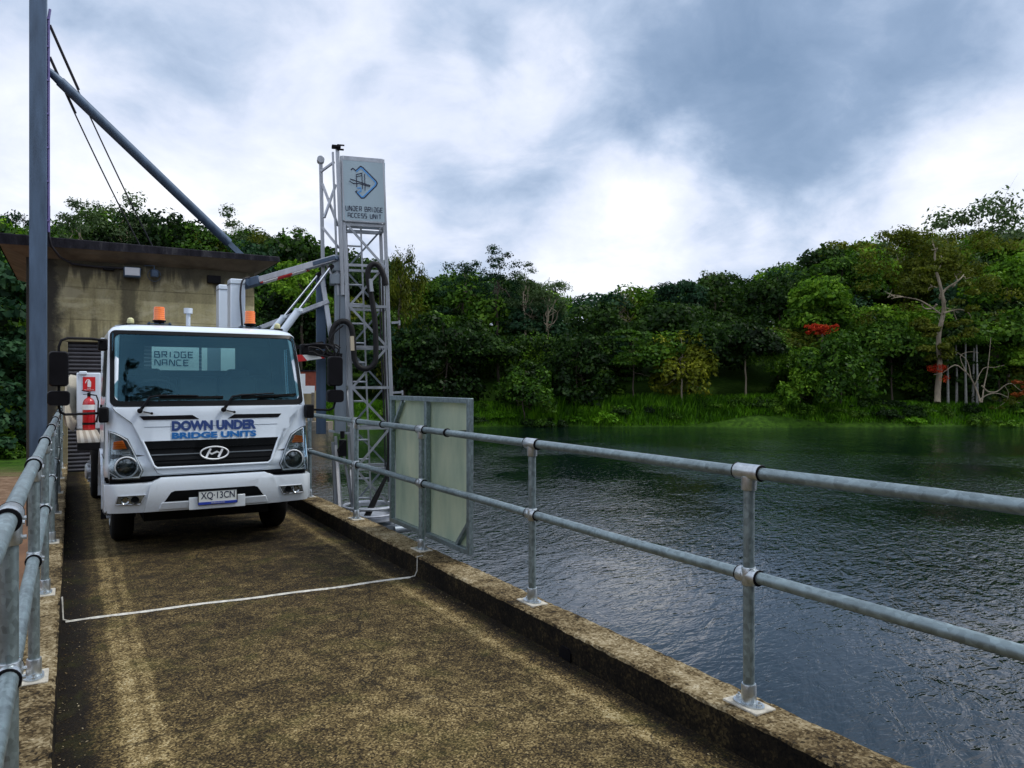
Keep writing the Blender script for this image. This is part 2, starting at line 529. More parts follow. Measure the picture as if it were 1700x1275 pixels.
def mat_wall():
    m, nt = newmat('stained board-marked concrete')
    t = nt.n('ShaderNodeTexCoord')
    v = t.outputs['Object']
    big = nt.noise(v, 0.9, 6, 0.6, 0.3)
    vert = nt.noise(nt.mapping(v, scale=(5, 5, 0.35)), 1.0, 6, 0.6)
    fine = nt.noise(v, 25, 4, 0.6)
    sp = nt.n('ShaderNodeSeparateXYZ')
    nt.l(v, sp.inputs[0])
    z = sp.outputs[2]
    x = nt.math('ADD', sp.outputs[0], 1.31)      # back to bridge coordinates
    base = nt.math('ADD', nt.math('MULTIPLY', big, 0.45), nt.math('ADD', nt.math('MULTIPLY', vert, 0.38), nt.math('MULTIPLY', fine, 0.2)))
    # pour joints
    lift = nt.math('FRACT', nt.math('DIVIDE', nt.math('ADD', z, 0.18), 0.62))
    jt = nt.math('LESS_THAN', lift, 0.035)
    course = nt.math('FLOOR', nt.math('DIVIDE', nt.math('ADD', z, 0.18), 0.62))
    wn = nt.n('ShaderNodeTexWhiteNoise', noise_dimensions='2D')
    cb = nt.n('ShaderNodeCombineXYZ')
    nt.l(course, cb.inputs[0])
    nt.l(nt.math('FLOOR', nt.math('DIVIDE', nt.math('ADD', x, 3.0), 1.7)), cb.inputs[1])
    nt.l(cb.outputs[0], wn.inputs['Vector'])
    base = nt.math('ADD', base, nt.math('MULTIPLY', nt.math('SUBTRACT', wn.outputs[0], 0.5), 0.10))
    c = nt.ramp(base, [(0.32, (0.15, 0.13, 0.075)), (0.48, (0.34, 0.30, 0.165)), (0.60, (0.50, 0.445, 0.24)), (0.74, (0.64, 0.59, 0.38))])
    # run-off stains down the left corner and in one streak; eave shade painted across the top
    def fall(a, b_, val, lo, hi):
        mr = nt.n('ShaderNodeMapRange', interpolation_type='SMOOTHSTEP')
        nt.l(a, mr.inputs[0])
        mr.inputs[1].default_value = lo
        mr.inputs[2].default_value = hi
        mr.inputs[3].default_value = b_
        mr.inputs[4].default_value = val
        return mr.outputs[0]
    zw = nt.math('ADD', z, nt.math('MULTIPLY', nt.math('SUBTRACT', vert, 0.5), 1.6))
    top = nt.math('MAXIMUM', fall(zw, 0.0, 0.85, 3.50, 3.90), fall(z, 0.0, 0.30, 3.335, 3.36))
    xw = nt.math('ADD', x, nt.math('MULTIPLY', nt.math('SUBTRACT', nt.noise(v, 2.2, 5, 0.7), 0.5), 0.5))
    left = fall(xw, 0.95, 0.0, -0.30, -0.02)
    ds = nt.math('ABSOLUTE', nt.math('SUBTRACT', nt.math('ADD', x, nt.math('MULTIPLY', nt.math('SUBTRACT', nt.noise(v, 3.2, 5, 0.7), 0.5), 0.35)), 0.98))
    streak = fall(ds, 0.72, 0.0, 0.10, 0.24)
    lowz = fall(zw, 0.55, 0.0, 2.55, 2.9)
    lowx = fall(xw, 1.0, 0.0, 0.7, 1.3)
    st = nt.math('MAXIMUM', nt.math('MAXIMUM', top, left), nt.math('MAXIMUM', streak, nt.math('MULTIPLY', lowz, lowx)))
    pat = nt.ramp(nt.noise(nt.mapping(v, scale=(1, 1, 1.6)), 1.7, 6, 0.65, 0.6), [(0.48, 0.0), (0.60, 0.5)])
    c = nt.mix(pat, c, (0.62, 0.57, 0.38))
    c = nt.mix(st, c, (0.022, 0.022, 0.024))
    c = nt.mix(nt.math('MULTIPLY', jt, 0.30), c, (0.05, 0.045, 0.03))
    b = principled(nt, Base_Color=c, Roughness=0.9)
    b.inputs['Specular IOR Level'].default_value = 0.2
    bump(nt, nt.math('ADD', base, nt.math('MULTIPLY', jt, -0.3)), 0.5, 0.02, b)
    return m


M['wall'] = mat_wall()


def mat_roof():
    m, nt = newmat('lichened roof slab')
    t = nt.n('ShaderNodeTexCoord')
    v = t.outputs['Object']
    n = nt.noise(nt.mapping(v, scale=(1, 1, 0.3)), 6, 7, 0.7)
    c = nt.ramp(n, [(0.35, (0.006, 0.006, 0.010)), (0.55, (0.017, 0.017, 0.024)), (0.72, (0.055, 0.055, 0.06))])
    b = principled(nt, Base_Color=c, Roughness=0.9)
    b.inputs['Specular IOR Level'].default_value = 0.2
    bump(nt, n, 0.7, 0.03, b)
    return m


M['roof'] = mat_roof()
M['soffit'] = mat_simple('pale soffit', (0.17, 0.15, 0.12), 0.9, 0, 0.35, 3, 0.2)


def mat_frp():
    m, nt = newmat('pale green fibreglass sheet')
    t = nt.n('ShaderNodeTexCoord')
    v = t.outputs['Object']
    n = nt.noise(nt.mapping(v, scale=(1, 1, 0.35)), 3, 7, 0.65)
    c = nt.ramp(n, [(0.3, (0.33, 0.42, 0.34)), (0.5, (0.46, 0.54, 0.43)), (0.72, (0.60, 0.64, 0.50))])
    d = principled(nt, Base_Color=c, Roughness=0.55)
    tl = nt.n('ShaderNodeBsdfTranslucent')
    nt.l(c, tl.inputs[0])
    mx = nt.n('ShaderNodeMixShader')
    mx.inputs[0].default_value = 0.35
    out = [x for x in nt.t.nodes if x.type == 'OUTPUT_MATERIAL'][0]
    nt.l(d.outputs[0], mx.inputs[1])
    nt.l(tl.outputs[0], mx.inputs[2])
    nt.l(mx.outputs[0], out.inputs[0])
    return m


M['frp'] = mat_frp()


def mat_water():
    m, nt = newmat('rippled lake water')
    t = nt.n('ShaderNodeTexCoord')
    v = t.outputs['Object']
    r = nt.mapping(v, rot=(0, 0, math.radians(-36)), scale=(1, 1, 1))
    a = nt.mapping(r, scale=(0.50, 1.3, 1))
    n1 = nt.noise(a, 2.3, 3, 0.55, 0.7)
    b_ = nt.mapping(v, rot=(0, 0, math.radians(-22)), scale=(0.60, 1.5, 1), loc=(4, 2, 0))
    n2 = nt.noise(b_, 5.2, 2, 0.5, 0.4)
    n3 = nt.noise(v, 0.10, 3, 0.5)
    gust = nt.ramp(n3, [(0.40, 0.28), (0.60, 1.0)])
    h = nt.math('ADD', nt.math('MULTIPLY', n1, 1.0), nt.math('MULTIPLY', n2, 0.42))
    h = nt.math('MULTIPLY', h, gust)
    bs = nt.n('ShaderNodeBsdfPrincipled')
    bs.inputs['Base Color'].default_value = (0.0008, 0.0055, 0.0065, 1)
    bs.inputs['Roughness'].default_value = 0.04
    bs.inputs['IOR'].default_value = 1.62
    bs.inputs['Specular IOR Level'].default_value = 0.5
    o = nt.n('ShaderNodeOutputMaterial')
    nt.l(bs.outputs[0], o.inputs[0])
    bump(nt, h, 1.0, 0.085, bs)
    return m


M['water'] = mat_water()


def mat_ground():
    m, nt = newmat('bank soil and grass')
    t = nt.n('ShaderNodeTexCoord')
    v = t.outputs['Object']
    n = nt.noise(v, 0.25, 7, 0.7)
    n2 = nt.noise(v, 2.0, 6, 0.7)
    grass = nt.ramp(n2, [(0.3, (0.010, 0.025, 0.003)), (0.55, (0.03, 0.075, 0.006)), (0.8, (0.07, 0.13, 0.012))])
    soil = nt.ramp(n2, [(0.3, (0.07, 0.04, 0.022)), (0.55, (0.17, 0.11, 0.07)), (0.8, (0.30, 0.23, 0.16))])
    sp = nt.n('ShaderNodeSeparateXYZ')
    nt.l(v, sp.inputs[0])
    near = nt.n('ShaderNodeMapRange', interpolation_type='SMOOTHSTEP')
    nt.l(nt.math('ADD', sp.outputs[1], nt.math('MULTIPLY', n, 10)), near.inputs[0])
    near.inputs[1].default_value = 40
    near.inputs[2].default_value = 45
    near.inputs[3].default_value = 1
    near.inputs[4].default_value = 0
    c = nt.mix(near.outputs[0], grass, soil)
    b = principled(nt, Base_Color=c, Roughness=0.95)
    b.inputs['Specular IOR Level'].default_value = 0.1
    bump(nt, n2, 0.8, 0.1, b)
    return m


M['ground'] = mat_ground()
M['tan'] = mat_simple('tan concrete apron', (0.30, 0.15, 0.07), 0.85, 0, 0.25, 1.2, 0.2)


def mat_leaf(name, dark, mid, light, transl=0.25):
    m, nt = newmat(name)
    g = nt.n('ShaderNodeNewGeometry')
    t = nt.n('ShaderNodeTexCoord')
    n = nt.noise(t.outputs['Object'], 0.42, 5, 0.65)
    rnd = g.outputs['Random Per Island']
    oi = nt.n('ShaderNodeObjectInfo')
    f = nt.math('ADD', nt.math('MULTIPLY', rnd, 0.42), nt.math('MULTIPLY', nt.math('SUBTRACT', n, 0.5), 1.5))
    f = nt.math('ADD', f, 0.27)
    f = nt.math('ADD', f, nt.math('MULTIPLY', nt.math('SUBTRACT', oi.outputs['Random'], 0.5), 0.2))
    c = nt.ramp(f, [(0.15, dark), (0.5, mid), (0.85, light)])
    d = nt.n('ShaderNodeBsdfDiffuse')
    nt.l(c, d.inputs[0])
    tl = nt.n('ShaderNodeBsdfTranslucent')
    c2 = nt.mix(1.0, c, (1.2, 1.35, 0.7), 'MULTIPLY')
    nt.l(c2, tl.inputs[0])
    mx = nt.n('ShaderNodeMixShader')
    mx.inputs[0].default_value = transl
    nt.l(d.outputs[0], mx.inputs[1])
    nt.l(tl.outputs[0], mx.inputs[2])
    gl = nt.n('ShaderNodeBsdfGlossy')
    gl.inputs['Roughness'].default_value = 0.45
    gl.inputs[0].default_value = (0.5, 0.55, 0.5, 1)
    m2 = nt.n('ShaderNodeMixShader')
    m2.inputs[0].default_value = 0.015
    nt.l(mx.outputs[0], m2.inputs[1])
    nt.l(gl.outputs[0], m2.inputs[2])
    o = nt.n('ShaderNodeOutputMaterial')
    nt.l(m2.outputs[0], o.inputs[0])
    return m


L = {
    'dark': mat_leaf('dark rainforest leaves', (0.002, 0.006, 0.001), (0.009, 0.026, 0.005), (0.036, 0.076, 0.011)),
    'mid': mat_leaf('mid green leaves', (0.005, 0.018, 0.002), (0.030, 0.080, 0.007), (0.10, 0.19, 0.018)),
    'bright': mat_leaf('bright green leaves', (0.015, 0.046, 0.002), (0.065, 0.155, 0.009), (0.18, 0.31, 0.026)),
    'olive': mat_leaf('olive leaves', (0.016, 0.026, 0.002), (0.055, 0.074, 0.006), (0.13, 0.145, 0.015)),
    'yellow': mat_leaf('yellow green leaves', (0.035, 0.045, 0.003), (0.10, 0.125, 0.008), (0.21, 0.22, 0.018)),
    'gum': mat_leaf('grey green gum leaves', (0.016, 0.034, 0.012), (0.055, 0.092, 0.036), (0.13, 0.18, 0.085)),
    'blue': mat_leaf('blue green leaves', (0.004, 0.015, 0.007), (0.013, 0.042, 0.020), (0.042, 0.095, 0.040)),
    'red': mat_leaf('red blossom', (0.16, 0.008, 0.004), (0.36, 0.022, 0.010), (0.60, 0.09, 0.02)),
    'rust': mat_leaf('rusty leaves', (0.09, 0.022, 0.006), (0.22, 0.05, 0.012), (0.32, 0.11, 0.03)),
    'reed': mat_leaf('reeds and grass', (0.02, 0.065, 0.002), (0.06, 0.17, 0.005), (0.14, 0.30, 0.014)),
}


# ------------------------------------------------------------------ mesh builder
def tagset(o, label=None, cat=None, group=None, kind=None):
    if label:
        o['label'] = label
    if cat:
        o['category'] = cat
    if group:
        o['group'] = group
    if kind:
        o['kind'] = kind
    return o


ORIGIN = {}


def empty(name, loc, label=None, cat=None, group=None):
    o = bpy.data.objects.new(name, None)
    o.empty_display_size = 0.3
    COL.objects.link(o)
    o.location = loc
    ORIGIN[o.name] = Vector(loc)
    tagset(o, label, cat, group)
    return o


class MB:
    def __init__(self):
        self.v = []
        self.f = []

    def add(self, vs, fs):
        b = len(self.v)
        self.v += [tuple(p) for p in vs]
        self.f += [tuple(i + b for i in f) for f in fs]
        return self

    def box(self, c, s, R=None):
        c = Vector(c)
        vs = []
        for dx in (-.5, .5):
            for dy in (-.5, .5):
                for dz in (-.5, .5):
                    p = Vector((dx * s[0], dy * s[1], dz * s[2]))
                    if R is not None:
                        p = R @ p
                    vs.append(c + p)
        return self.add(vs, [(0, 1, 3, 2), (4, 6, 7, 5), (0, 4, 5, 1), (2, 3, 7, 6), (0, 2, 6, 4), (1, 5, 7, 3)])

    def bar(self, a, b, w_, h_=None, up=(0, 0, 1)):
        """rectangular bar from a to b"""
        a, b = Vector(a), Vector(b)
        h_ = h_ or w_
        d = (b - a)
        ln = d.length
        d.normalize()
        u = Vector(up)
        if abs(d.dot(u)) > 0.98:
            u = Vector((0, 1, 0))
        x = d.cross(u).normalized()
        y = x.cross(d).normalized()
        R = Matrix((x, d, y)).transposed()
        return self.box((a + b) / 2, (w_, ln, h_), R)

    def tube(self, pts, r, n=10, cap=True):
        pts = [Vector(p) for p in pts]
        rs = r if isinstance(r, (list, tuple)) else [r] * len(pts)
        vs, fs = [], []
        prev = None
        for i, p in enumerate(pts):
            if i == 0:
                d = pts[1] - p
            elif i == len(pts) - 1:
                d = p - pts[i - 1]
            else:
                d = (pts[i + 1] - p).normalized() + (p - pts[i - 1]).normalized()
            d.normalize()
            if prev is None:
                u = Vector((0, 0, 1)) if abs(d.z) < 0.9 else Vector((1, 0, 0))
                x = d.cross(u).normalized()
            else:
                x = (prev - d * prev.dot(d))
                if x.length < 1e-6:
                    x = d.cross(Vector((0, 0, 1)))
                x.normalize()
            prev = x
            y = d.cross(x)
            for k in range(n):
                a = 2 * math.pi * k / n
                vs.append(p + (x * math.cos(a) + y * math.sin(a)) * rs[i])
        for i in range(len(pts) - 1):
            for k in range(n):
                k2 = (k + 1) % n
                fs.append((i * n + k, i * n + k2, (i + 1) * n + k2, (i + 1) * n + k))
        if cap:
            fs.append(tuple(range(n - 1, -1, -1)))
            m_ = (len(pts) - 1) * n
            fs.append(tuple(range(m_, m_ + n)))
        return self.add(vs, fs)

    def lathe(self, prof, c, axis='Z', n=24):
        """prof: list of (r, h) along the axis from point c"""
        c = Vector(c)
        ax = {'X': (Vector((0, 1, 0)), Vector((0, 0, 1)), Vector((1, 0, 0))),
              'Y': (Vector((0, 0, 1)), Vector((1, 0, 0)), Vector((0, 1, 0))),
              'Z': (Vector((1, 0, 0)), Vector((0, 1, 0)), Vector((0, 0, 1)))}[axis]
        vs, fs = [], []
        for (r, h) in prof:
            for k in range(n):
                a = 2 * math.pi * k / n
                vs.append(c + ax[0] * (r * math.cos(a)) + ax[1] * (r * math.sin(a)) + ax[2] * h)
        for i in range(len(prof) - 1):
            for k in range(n):
                k2 = (k + 1) % n
                fs.append((i * n + k, i * n + k2, (i + 1) * n + k2, (i + 1) * n + k))
        fs.append(tuple(range(n - 1, -1, -1)))
        m_ = (len(prof) - 1) * n
        fs.append(tuple(range(m_, m_ + n)))
        return self.add(vs, fs)

    def prism(self, poly, fn, d0, d1):
        """poly of 2d points, fn(a, b, depth) -> 3d"""
        n = len(poly)
        vs = [fn(a, b, d0) for a, b in poly] + [fn(a, b, d1) for a, b in poly]
        fs = [tuple(range(n)), tuple(range(2 * n - 1, n - 1, -1))]
        for i in range(n):
            j = (i + 1) % n
            fs.append((i, i + n, j + n, j))
        return self.add(vs, fs)

    def pieces(self):
        """groups of faces that do not touch one another"""
        par = list(range(len(self.v)))

        def find(a):
            while par[a] != a:
                par[a] = par[par[a]]
                a = par[a]
            return a
        for f in self.f:
            a = find(f[0])
            for i in f[1:]:
                par[find(i)] = a
        isl = {}
        for fi, f in enumerate(self.f):
            isl.setdefault(find(f[0]), []).append(fi)
        boxes = []
        for fl in isl.values():
            P_ = [self.v[i] for fi in fl for i in self.f[fi]]
            boxes.append([[min(p[k] for p in P_) - .006 for k in range(3)], [max(p[k] for p in P_) + .006 for k in range(3)], fl])
        groups = []
        for b in boxes:
            hit = [g for g in groups if any(all(b[0][k] <= c[1][k] and c[0][k] <= b[1][k] for k in range(3)) for c in g)]
            for g in hit:
                groups.remove(g)
            groups.append([b] + [c for g in hit for c in g])
        return [[fi for b in g for fi in b[2]] for g in groups]

    def build(self, name, m, parent=None, bev=0.0, seg=2, smooth=40, loc=None):
        if parent is not None and smooth and len(self.f) < 6000:
            gs = self.pieces()
            if 1 < len(gs) <= 14:
                first = None
                for g_ in sorted(gs, key=len, reverse=True):
                    sub = MB()
                    idx = {}
                    for fi in g_:
                        for i in self.f[fi]:
                            if i not in idx:
                                idx[i] = len(idx)
                    sub.v = [self.v[i] for i in idx]
                    sub.f = [tuple(idx[i] for i in self.f[fi]) for fi in g_]
                    o = sub.build1(name, m, parent, bev, seg, smooth, loc)
                    first = first or o
                return first
        return self.build1(name, m, parent, bev, seg, smooth, loc)

    def build1(self, name, m, parent=None, bev=0.0, seg=2, smooth=40, loc=None):
        me = bpy.data.meshes.new(name)
        org = Vector((0, 0, 0))
        o = bpy.data.objects.new(name, me)
        if parent is not None:
            root = parent
            while root.parent is not None:
                root = root.parent
            org = Vector(root.location)
            o.parent = parent
        elif loc is not None:
            org = Vector(loc)
            o.location = loc
        me.from_pydata([tuple(Vector(p) - org) for p in self.v], [], self.f)
        me.update()
        bm = bmesh.new()
        bm.from_mesh(me)
        bmesh.ops.recalc_face_normals(bm, faces=bm.faces)
        bm.to_mesh(me)
        bm.free()
        me.materials.append(M[m] if isinstance(m, str) else m)
        if smooth:
            me.polygons.foreach_set('use_smooth', [True] * len(me.polygons))
            me.set_sharp_from_angle(angle=math.radians(smooth))
        COL.objects.link(o)
        if bev:
            b = o.modifiers.new('bevel', 'BEVEL')
            b.width = bev
            b.segments = seg
            b.limit_method = 'ANGLE'
            b.angle_limit = math.radians(38)
        return o


def copytree(o, parent=None, dloc=(0, 0, 0)):
    c = o.copy()
    COL.objects.link(c)
    if parent is not None:
        c.parent = parent
    c.location = Vector(o.location) + Vector(dloc)
    for ch in list(o.children):
        g = ch.copy()
        COL.objects.link(g)
        g.parent = c
        for ch2 in list(ch.children):
            h = ch2.copy()
            COL.objects.link(h)
            h.parent = g
    return c


def npmesh(name, V, F, m, parent=None, loc=(0, 0, 0)):
    """fast quad mesh from numpy arrays (F is N x 4)"""
    me = bpy.data.meshes.new(name)
    V = np.asarray(V, dtype=np.float32)
    F = np.asarray(F, dtype=np.int32)
    me.vertices.add(len(V))
    me.vertices.foreach_set('co', V.ravel())
    k = F.shape[1]
    me.loops.add(len(F) * k)
    me.loops.foreach_set('vertex_index', F.ravel())
    me.polygons.add(len(F))
    me.polygons.foreach_set('loop_start', np.arange(0, len(F) * k, k, dtype=np.int32))
    me.update(calc_edges=True)
    me.materials.append(m)
    o = bpy.data.objects.new(name, me)
    o.location = loc
    if parent is not None:
        o.parent = parent
    COL.objects.link(o)
    return o


# ------------------------------------------------------------------ lettering
def text_mesh(name, s, size, mat, fn, parent, sx=1.0, bold=0.0, shear=0.0, th=0.002):
    """built-in font, converted to a mesh; fn maps (x, y, depth) to the world"""
    cu = bpy.data.curves.new(name, 'FONT')
    cu.body = s
    cu.size = size
    cu.offset = bold
    cu.extrude = th
    cu.shear = shear
    cu.align_x = 'CENTER'
    cu.align_y = 'CENTER'
    cu.resolution_u = 4
    to = bpy.data.objects.new('tmp', cu)
    COL.objects.link(to)
    dg = bpy.context.evaluated_depsgraph_get()
    me = bpy.data.meshes.new_from_object(to.evaluated_get(dg))
    bpy.data.objects.remove(to)
    root = parent
    while root.parent is not None:
        root = root.parent
    org = Vector(root.location)
    for v in me.vertices:
        p = fn(v.co.x * sx, v.co.y, v.co.z)
        v.co = Vector(p) - org
    me.materials.clear()
    me.materials.append(M[mat])
    me.name = name
    o = bpy.data.objects.new(name, me)
    o.parent = parent
    COL.objects.link(o)
    return o


def text_fit(name, s_, W, H, mat, fn, parent, bold=0.0):
    """lettering scaled to W x H metres"""
    o = text_mesh(name, s_, .145, mat, lambda x, y, z: (x, y, z), parent, bold=bold, th=.001)
    root = parent
    while root.parent is not None:
        root = root.parent
    org = Vector(root.location)
    P_ = [v.co + org for v in o.data.vertices]
    x0, x1 = min(p.x for p in P_), max(p.x for p in P_)
    y0, y1 = min(p.y for p in P_), max(p.y for p in P_)
    for v, p in zip(o.data.vertices, P_):
        v.co = Vector(fn(((p.x - x0) / (x1 - x0) - .5) * W, ((p.y - y0) / (y1 - y0) - .5) * H, p.z)) - org
    return o


GL = {  # squared stroke letters on a 1 x 1 cell
    'U': [[(0, 1), (0, .15), (.15, 0), (.85, 0), (.85, 1)]],
    'N': [[(0, 0), (0, 1), (.2, 1), (.8, 0), (.95, 0), (.95, 1)]],
    'D': [[(0, 1), (.7, 1), (.9, .8), (.9, .2), (.7, 0), (.1, 0), (.1, .6)]],
    'E': [[(.85, 1), (0, 1), (0, 0), (.85, 0)], [(.06, .5), (.75, .5)]],
    'R': [[(0, 0), (0, 1), (.85, 1), (.85, .5), (.2, .5), (.45, .44), (.9, 0)]],
    'B': [[(0, .5), (.9, .5), (.9, 0), (0, 0), (0, 1), (.75, 1), (.75, .57)]],
    'I': [[(.4, 0), (.4, 1)]],
    'G': [[(.85, 1), (0, 1), (0, 0), (.85, 0), (.85, .5), (.45, .5)]],
    'A': [[(0, 0), (0, 1), (.85, 1), (.85, 0)], [(.06, .45), (.79, .45)]],
    'C': [[(.85, 1), (.15, 1), (0, .85), (0, .15), (.15, 0), (.85, 0)]],
    'S': [[(.85, 1), (0, 1), (0, .5), (.85, .5), (.85, 0), (0, 0)]],
    'T': [[(-.02, 1), (.92, 1)], [(.45, .94), (.45, 0)]],
    'O': [[(.1, 0), (0, .1), (0, .9), (.1, 1), (.8, 1), (.9, .9), (.9, .1), (.8, 0), (.12, 0)]],
    'D_': [[(0, 0), (0, 1), (.65, 1), (.85, .8), (.85, .2), (.65, 0), (.16, 0)]],
    'W': [[(0, 1), (.2, 0), (.47, .75), (.74, 0), (.94, 1)]],
    'X': [[(.0, 1), (.85, 0)], [(.85, 1), (.0, 0)]],
    'Q': [[(.15, 0), (0, .15), (0, .85), (.15, 1), (.7, 1), (.85, .85), (.85, .15), (.7, 0), (.17, 0)], [(.5, .3), (.95, -.08)]],
    '1': [[(.4, 0), (.4, 1)]],
    '3': [[(0, 1), (.85, 1), (.4, .58), (.85, .45), (.85, .12), (.7, 0), (.15, 0), (0, .12)]],
    '.': [[(.3, .5), (.55, .5)]],
    'M': [[(0, 0), (0, 1), (.2, 1), (.45, .4), (.7, 1), (.9, 1), (.9, 0)]],
}


def strip(mb, pts, wd, fn, d0, d1):
    """flat mitred strip of width wd along pts"""
    P = [Vector((a, b)) for a, b in pts]
    n = len(P)
    Lp, Rp = [], []
    for i in range(n):
        if i == 0:
            d = (P[1] - P[0]).normalized()
            nn = Vector((-d.y, d.x))
            k = 1
        elif i == n - 1:
            d = (P[-1] - P[-2]).normalized()
            nn = Vector((-d.y, d.x))
            k = 1
        else:
            a = (P[i] - P[i - 1]).normalized()
            b = (P[i + 1] - P[i]).normalized()
            na, nb = Vector((-a.y, a.x)), Vector((-b.y, b.x))
            nn = (na + nb).normalized()
            k = 1 / max(0.4, nn.dot(na))
        Lp.append(P[i] + nn * wd / 2 * k)
        Rp.append(P[i] - nn * wd / 2 * k)
    poly = [(p.x, p.y) for p in Lp] + [(p.x, p.y) for p in reversed(Rp)]
    vs = [fn(a, b, d1) for a, b in poly] + [fn(a, b, d0) for a, b in poly]
    m_ = len(poly)
    fs = []
    for i in range(n - 1):
        fs.append((i, i + 1, m_ - 2 - i, m_ - 1 - i))
    for i in range(m_):
        j = (i + 1) % m_
        fs.append((i, j, j + m_, i + m_))
    mb.add(vs, fs)


def stroke_text(s, h, cw, adv, sw, fn, th=0.002, skip=0.5, std=False):
    """returns an MB; text centred on 0,0; fn(x, y, depth)"""
    mb = MB()
    tot = sum((adv - cw * .44 if c in 'I1.' else adv) if c != ' ' else adv * skip for c in s) - (adv - cw)
    x = -tot / 2
    k = 0
    for c in s:
        if c == ' ':
            x += adv * skip
            continue
        if c in 'I1.':
            x -= cw * .22
        for st in GL[c + '_' if (std and c + '_' in GL) else c]:
            k += 1
            strip(mb, [(x + a * cw, (b - .5) * h) for a, b in st], sw, fn, 0, th + 0.0002 * (k % 5))
        x += adv - (cw * .22 if c in 'I1.' else 0)
    return mb


# ================================================================== SETTING
WATER_Z = -3.0
rng = np.random.default_rng(7)
random.seed(5)


def hash_noise(x, y):
    return (math.sin(x * .31 + 1.3) * math.cos(y * .27 - .6) + .5 * math.sin(x * .83 - y * .61 + 2.1) + .25 * math.sin(x * 1.9 + y * 1.7))


def ground_h(X, Y):
    s = SY * X + CY * Y
    t = CY * X - SY * Y
    dl = (0.4 + max(0.0, Y - 20.5) * 0.225) - X
    df = s - 83.0 - 1.2 * math.sin(t * 0.13 + 1) - .5 * math.sin(t * .41)
    if Y < 18:
        dl = min(dl, 0.4 - X)
    d = max(dl, df)
    if d < 0:
        return -3 + max(-2.0, d * 0.6)
    h = -3 + 1.0 * min(1.0, d / 2.5)
    px = 850 + 1260 * t / max(s, 5)
    if df > 0:
        if px > 1250:
            k = 0.14 + 0.22 * min(1, (px - 1250) / 300)
        elif px > 700:
            k = 0.20
        else:
            k = 0.12 + 0.30 * min(1, (700 - px) / 300)
        h += min(1.2, df * .3) + k * max(0, min(df - 10, 80))
    if dl > 0:
        h = max(h, -2.4 + 0.30 * max(0.0, min(dl - 20, 60)) + 0.10 * max(0.0, min(s - 38, 60)))
    return h + 0.12 * hash_noise(X, Y)


# terrain: one sheet, finer near the place, reaching the horizon
def axis_vals(lo, hi, mid0, mid1, fine, coarse):
    v = []
    a = lo
    while a < hi:
        v.append(a)
        a += fine if mid0 <= a < mid1 else coarse
    v.append(hi)
    return v


xs = axis_vals(-900, 900, -120, 200, 2.5, 60)
ys = axis_vals(-500, 1100, -10, 200, 2.5, 60)
V = [(x, y, ground_h(x, y) if (-200 < x < 400 and -300 < y < 500) else ground_h(max(-200, min(400, x)), max(-300, min(500, y)))) for y in ys for x in xs]
nx = len(xs)
F = [(j * nx + i, j * nx + i + 1, (j + 1) * nx + i + 1, (j + 1) * nx + i) for j in range(len(ys) - 1) for i in range(nx - 1)]
g = npmesh('ground', V, F, M['ground'])
g.data.polygons.foreach_set('use_smooth', [True] * len(g.data.polygons))
tagset(g, kind='structure')
wm = MB()
wm.add([(-2, -500, WATER_Z), (900, -500, WATER_Z), (900, 1000, WATER_Z), (-2, 1000, WATER_Z)], [(0, 1, 2, 3)])
tagset(wm.build('water', 'water', smooth=0), kind='structure')

# bridge deck and its kerbs
KH = 0.175
XL0, XL1, XR0, XR1 = -0.28, -0.07, 2.62, 2.88
Y0B, Y1B = -6.0, 16.8
dk = MB()
dk.box(((XL0 + XR1) / 2, (Y0B + Y1B) / 2, -0.25), (XR1 - XL0 - 0.02, Y1B - Y0B, 0.5))
dk.box(((XL0 + XR1) / 2, Y0B / 2 + 8, -0.9), (XR1 - XL0 - 0.7, Y1B - Y0B, 0.8))
for py_ in (-3, 5, 13):
    dk.box((1.3, py_, -3.2), (2.2, 0.9, 4.2))
tagset(dk.build('bridge_deck', 'deck', smooth=0), kind='structure')


def kerb(name, x0, x1, inner):
    n = int((Y1B - Y0B) / 0.04)
    prof = [(x0, -0.42), (x0, KH - .012), (x0 + .012, KH)]
    for k in range(1, 8):
        prof.append((x0 + (x1 - x0) * k / 8, KH))
    prof += [(x1 - .012, KH), (x1, KH - .012), (x1, 0.11), (x1, 0.05), (x1, -0.42)]
    vs, fs = [], []
    m_ = len(prof)
    for j in range(n + 1):
        y = Y0B + (Y1B - Y0B) * j / n
        for i, (x, z) in enumerate(prof):
            a = 0.0015 * math.sin(y * 3.1 + i) + random.uniform(-.003, .003)
            chip = 0.0
            if i in (m_ - 4, m_ - 5) and inner == 1 or i in (1, 2) and inner == -1:
                chip = max(0, math.sin(y * 3.3) * math.sin(y * 9.7 + 1) - 0.62) * 0.06 + random.uniform(0, .004)
            vs.append((x + a * .8 - inner * chip, y, z + a - chip * .7))
    for j in range(n):
        for i in range(m_ - 1):
            fs.append((j * m_ + i, j * m_ + i + 1, (j + 1) * m_ + i + 1, (j + 1) * m_ + i))
    fs.append(tuple(range(m_)))
    fs.append(tuple(n * m_ + i for i in reversed(range(m_))))
    mb = MB().add(vs, fs)
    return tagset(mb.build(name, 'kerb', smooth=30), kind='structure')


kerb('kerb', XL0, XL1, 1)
kerb('kerb', XR0, XR1, -1)

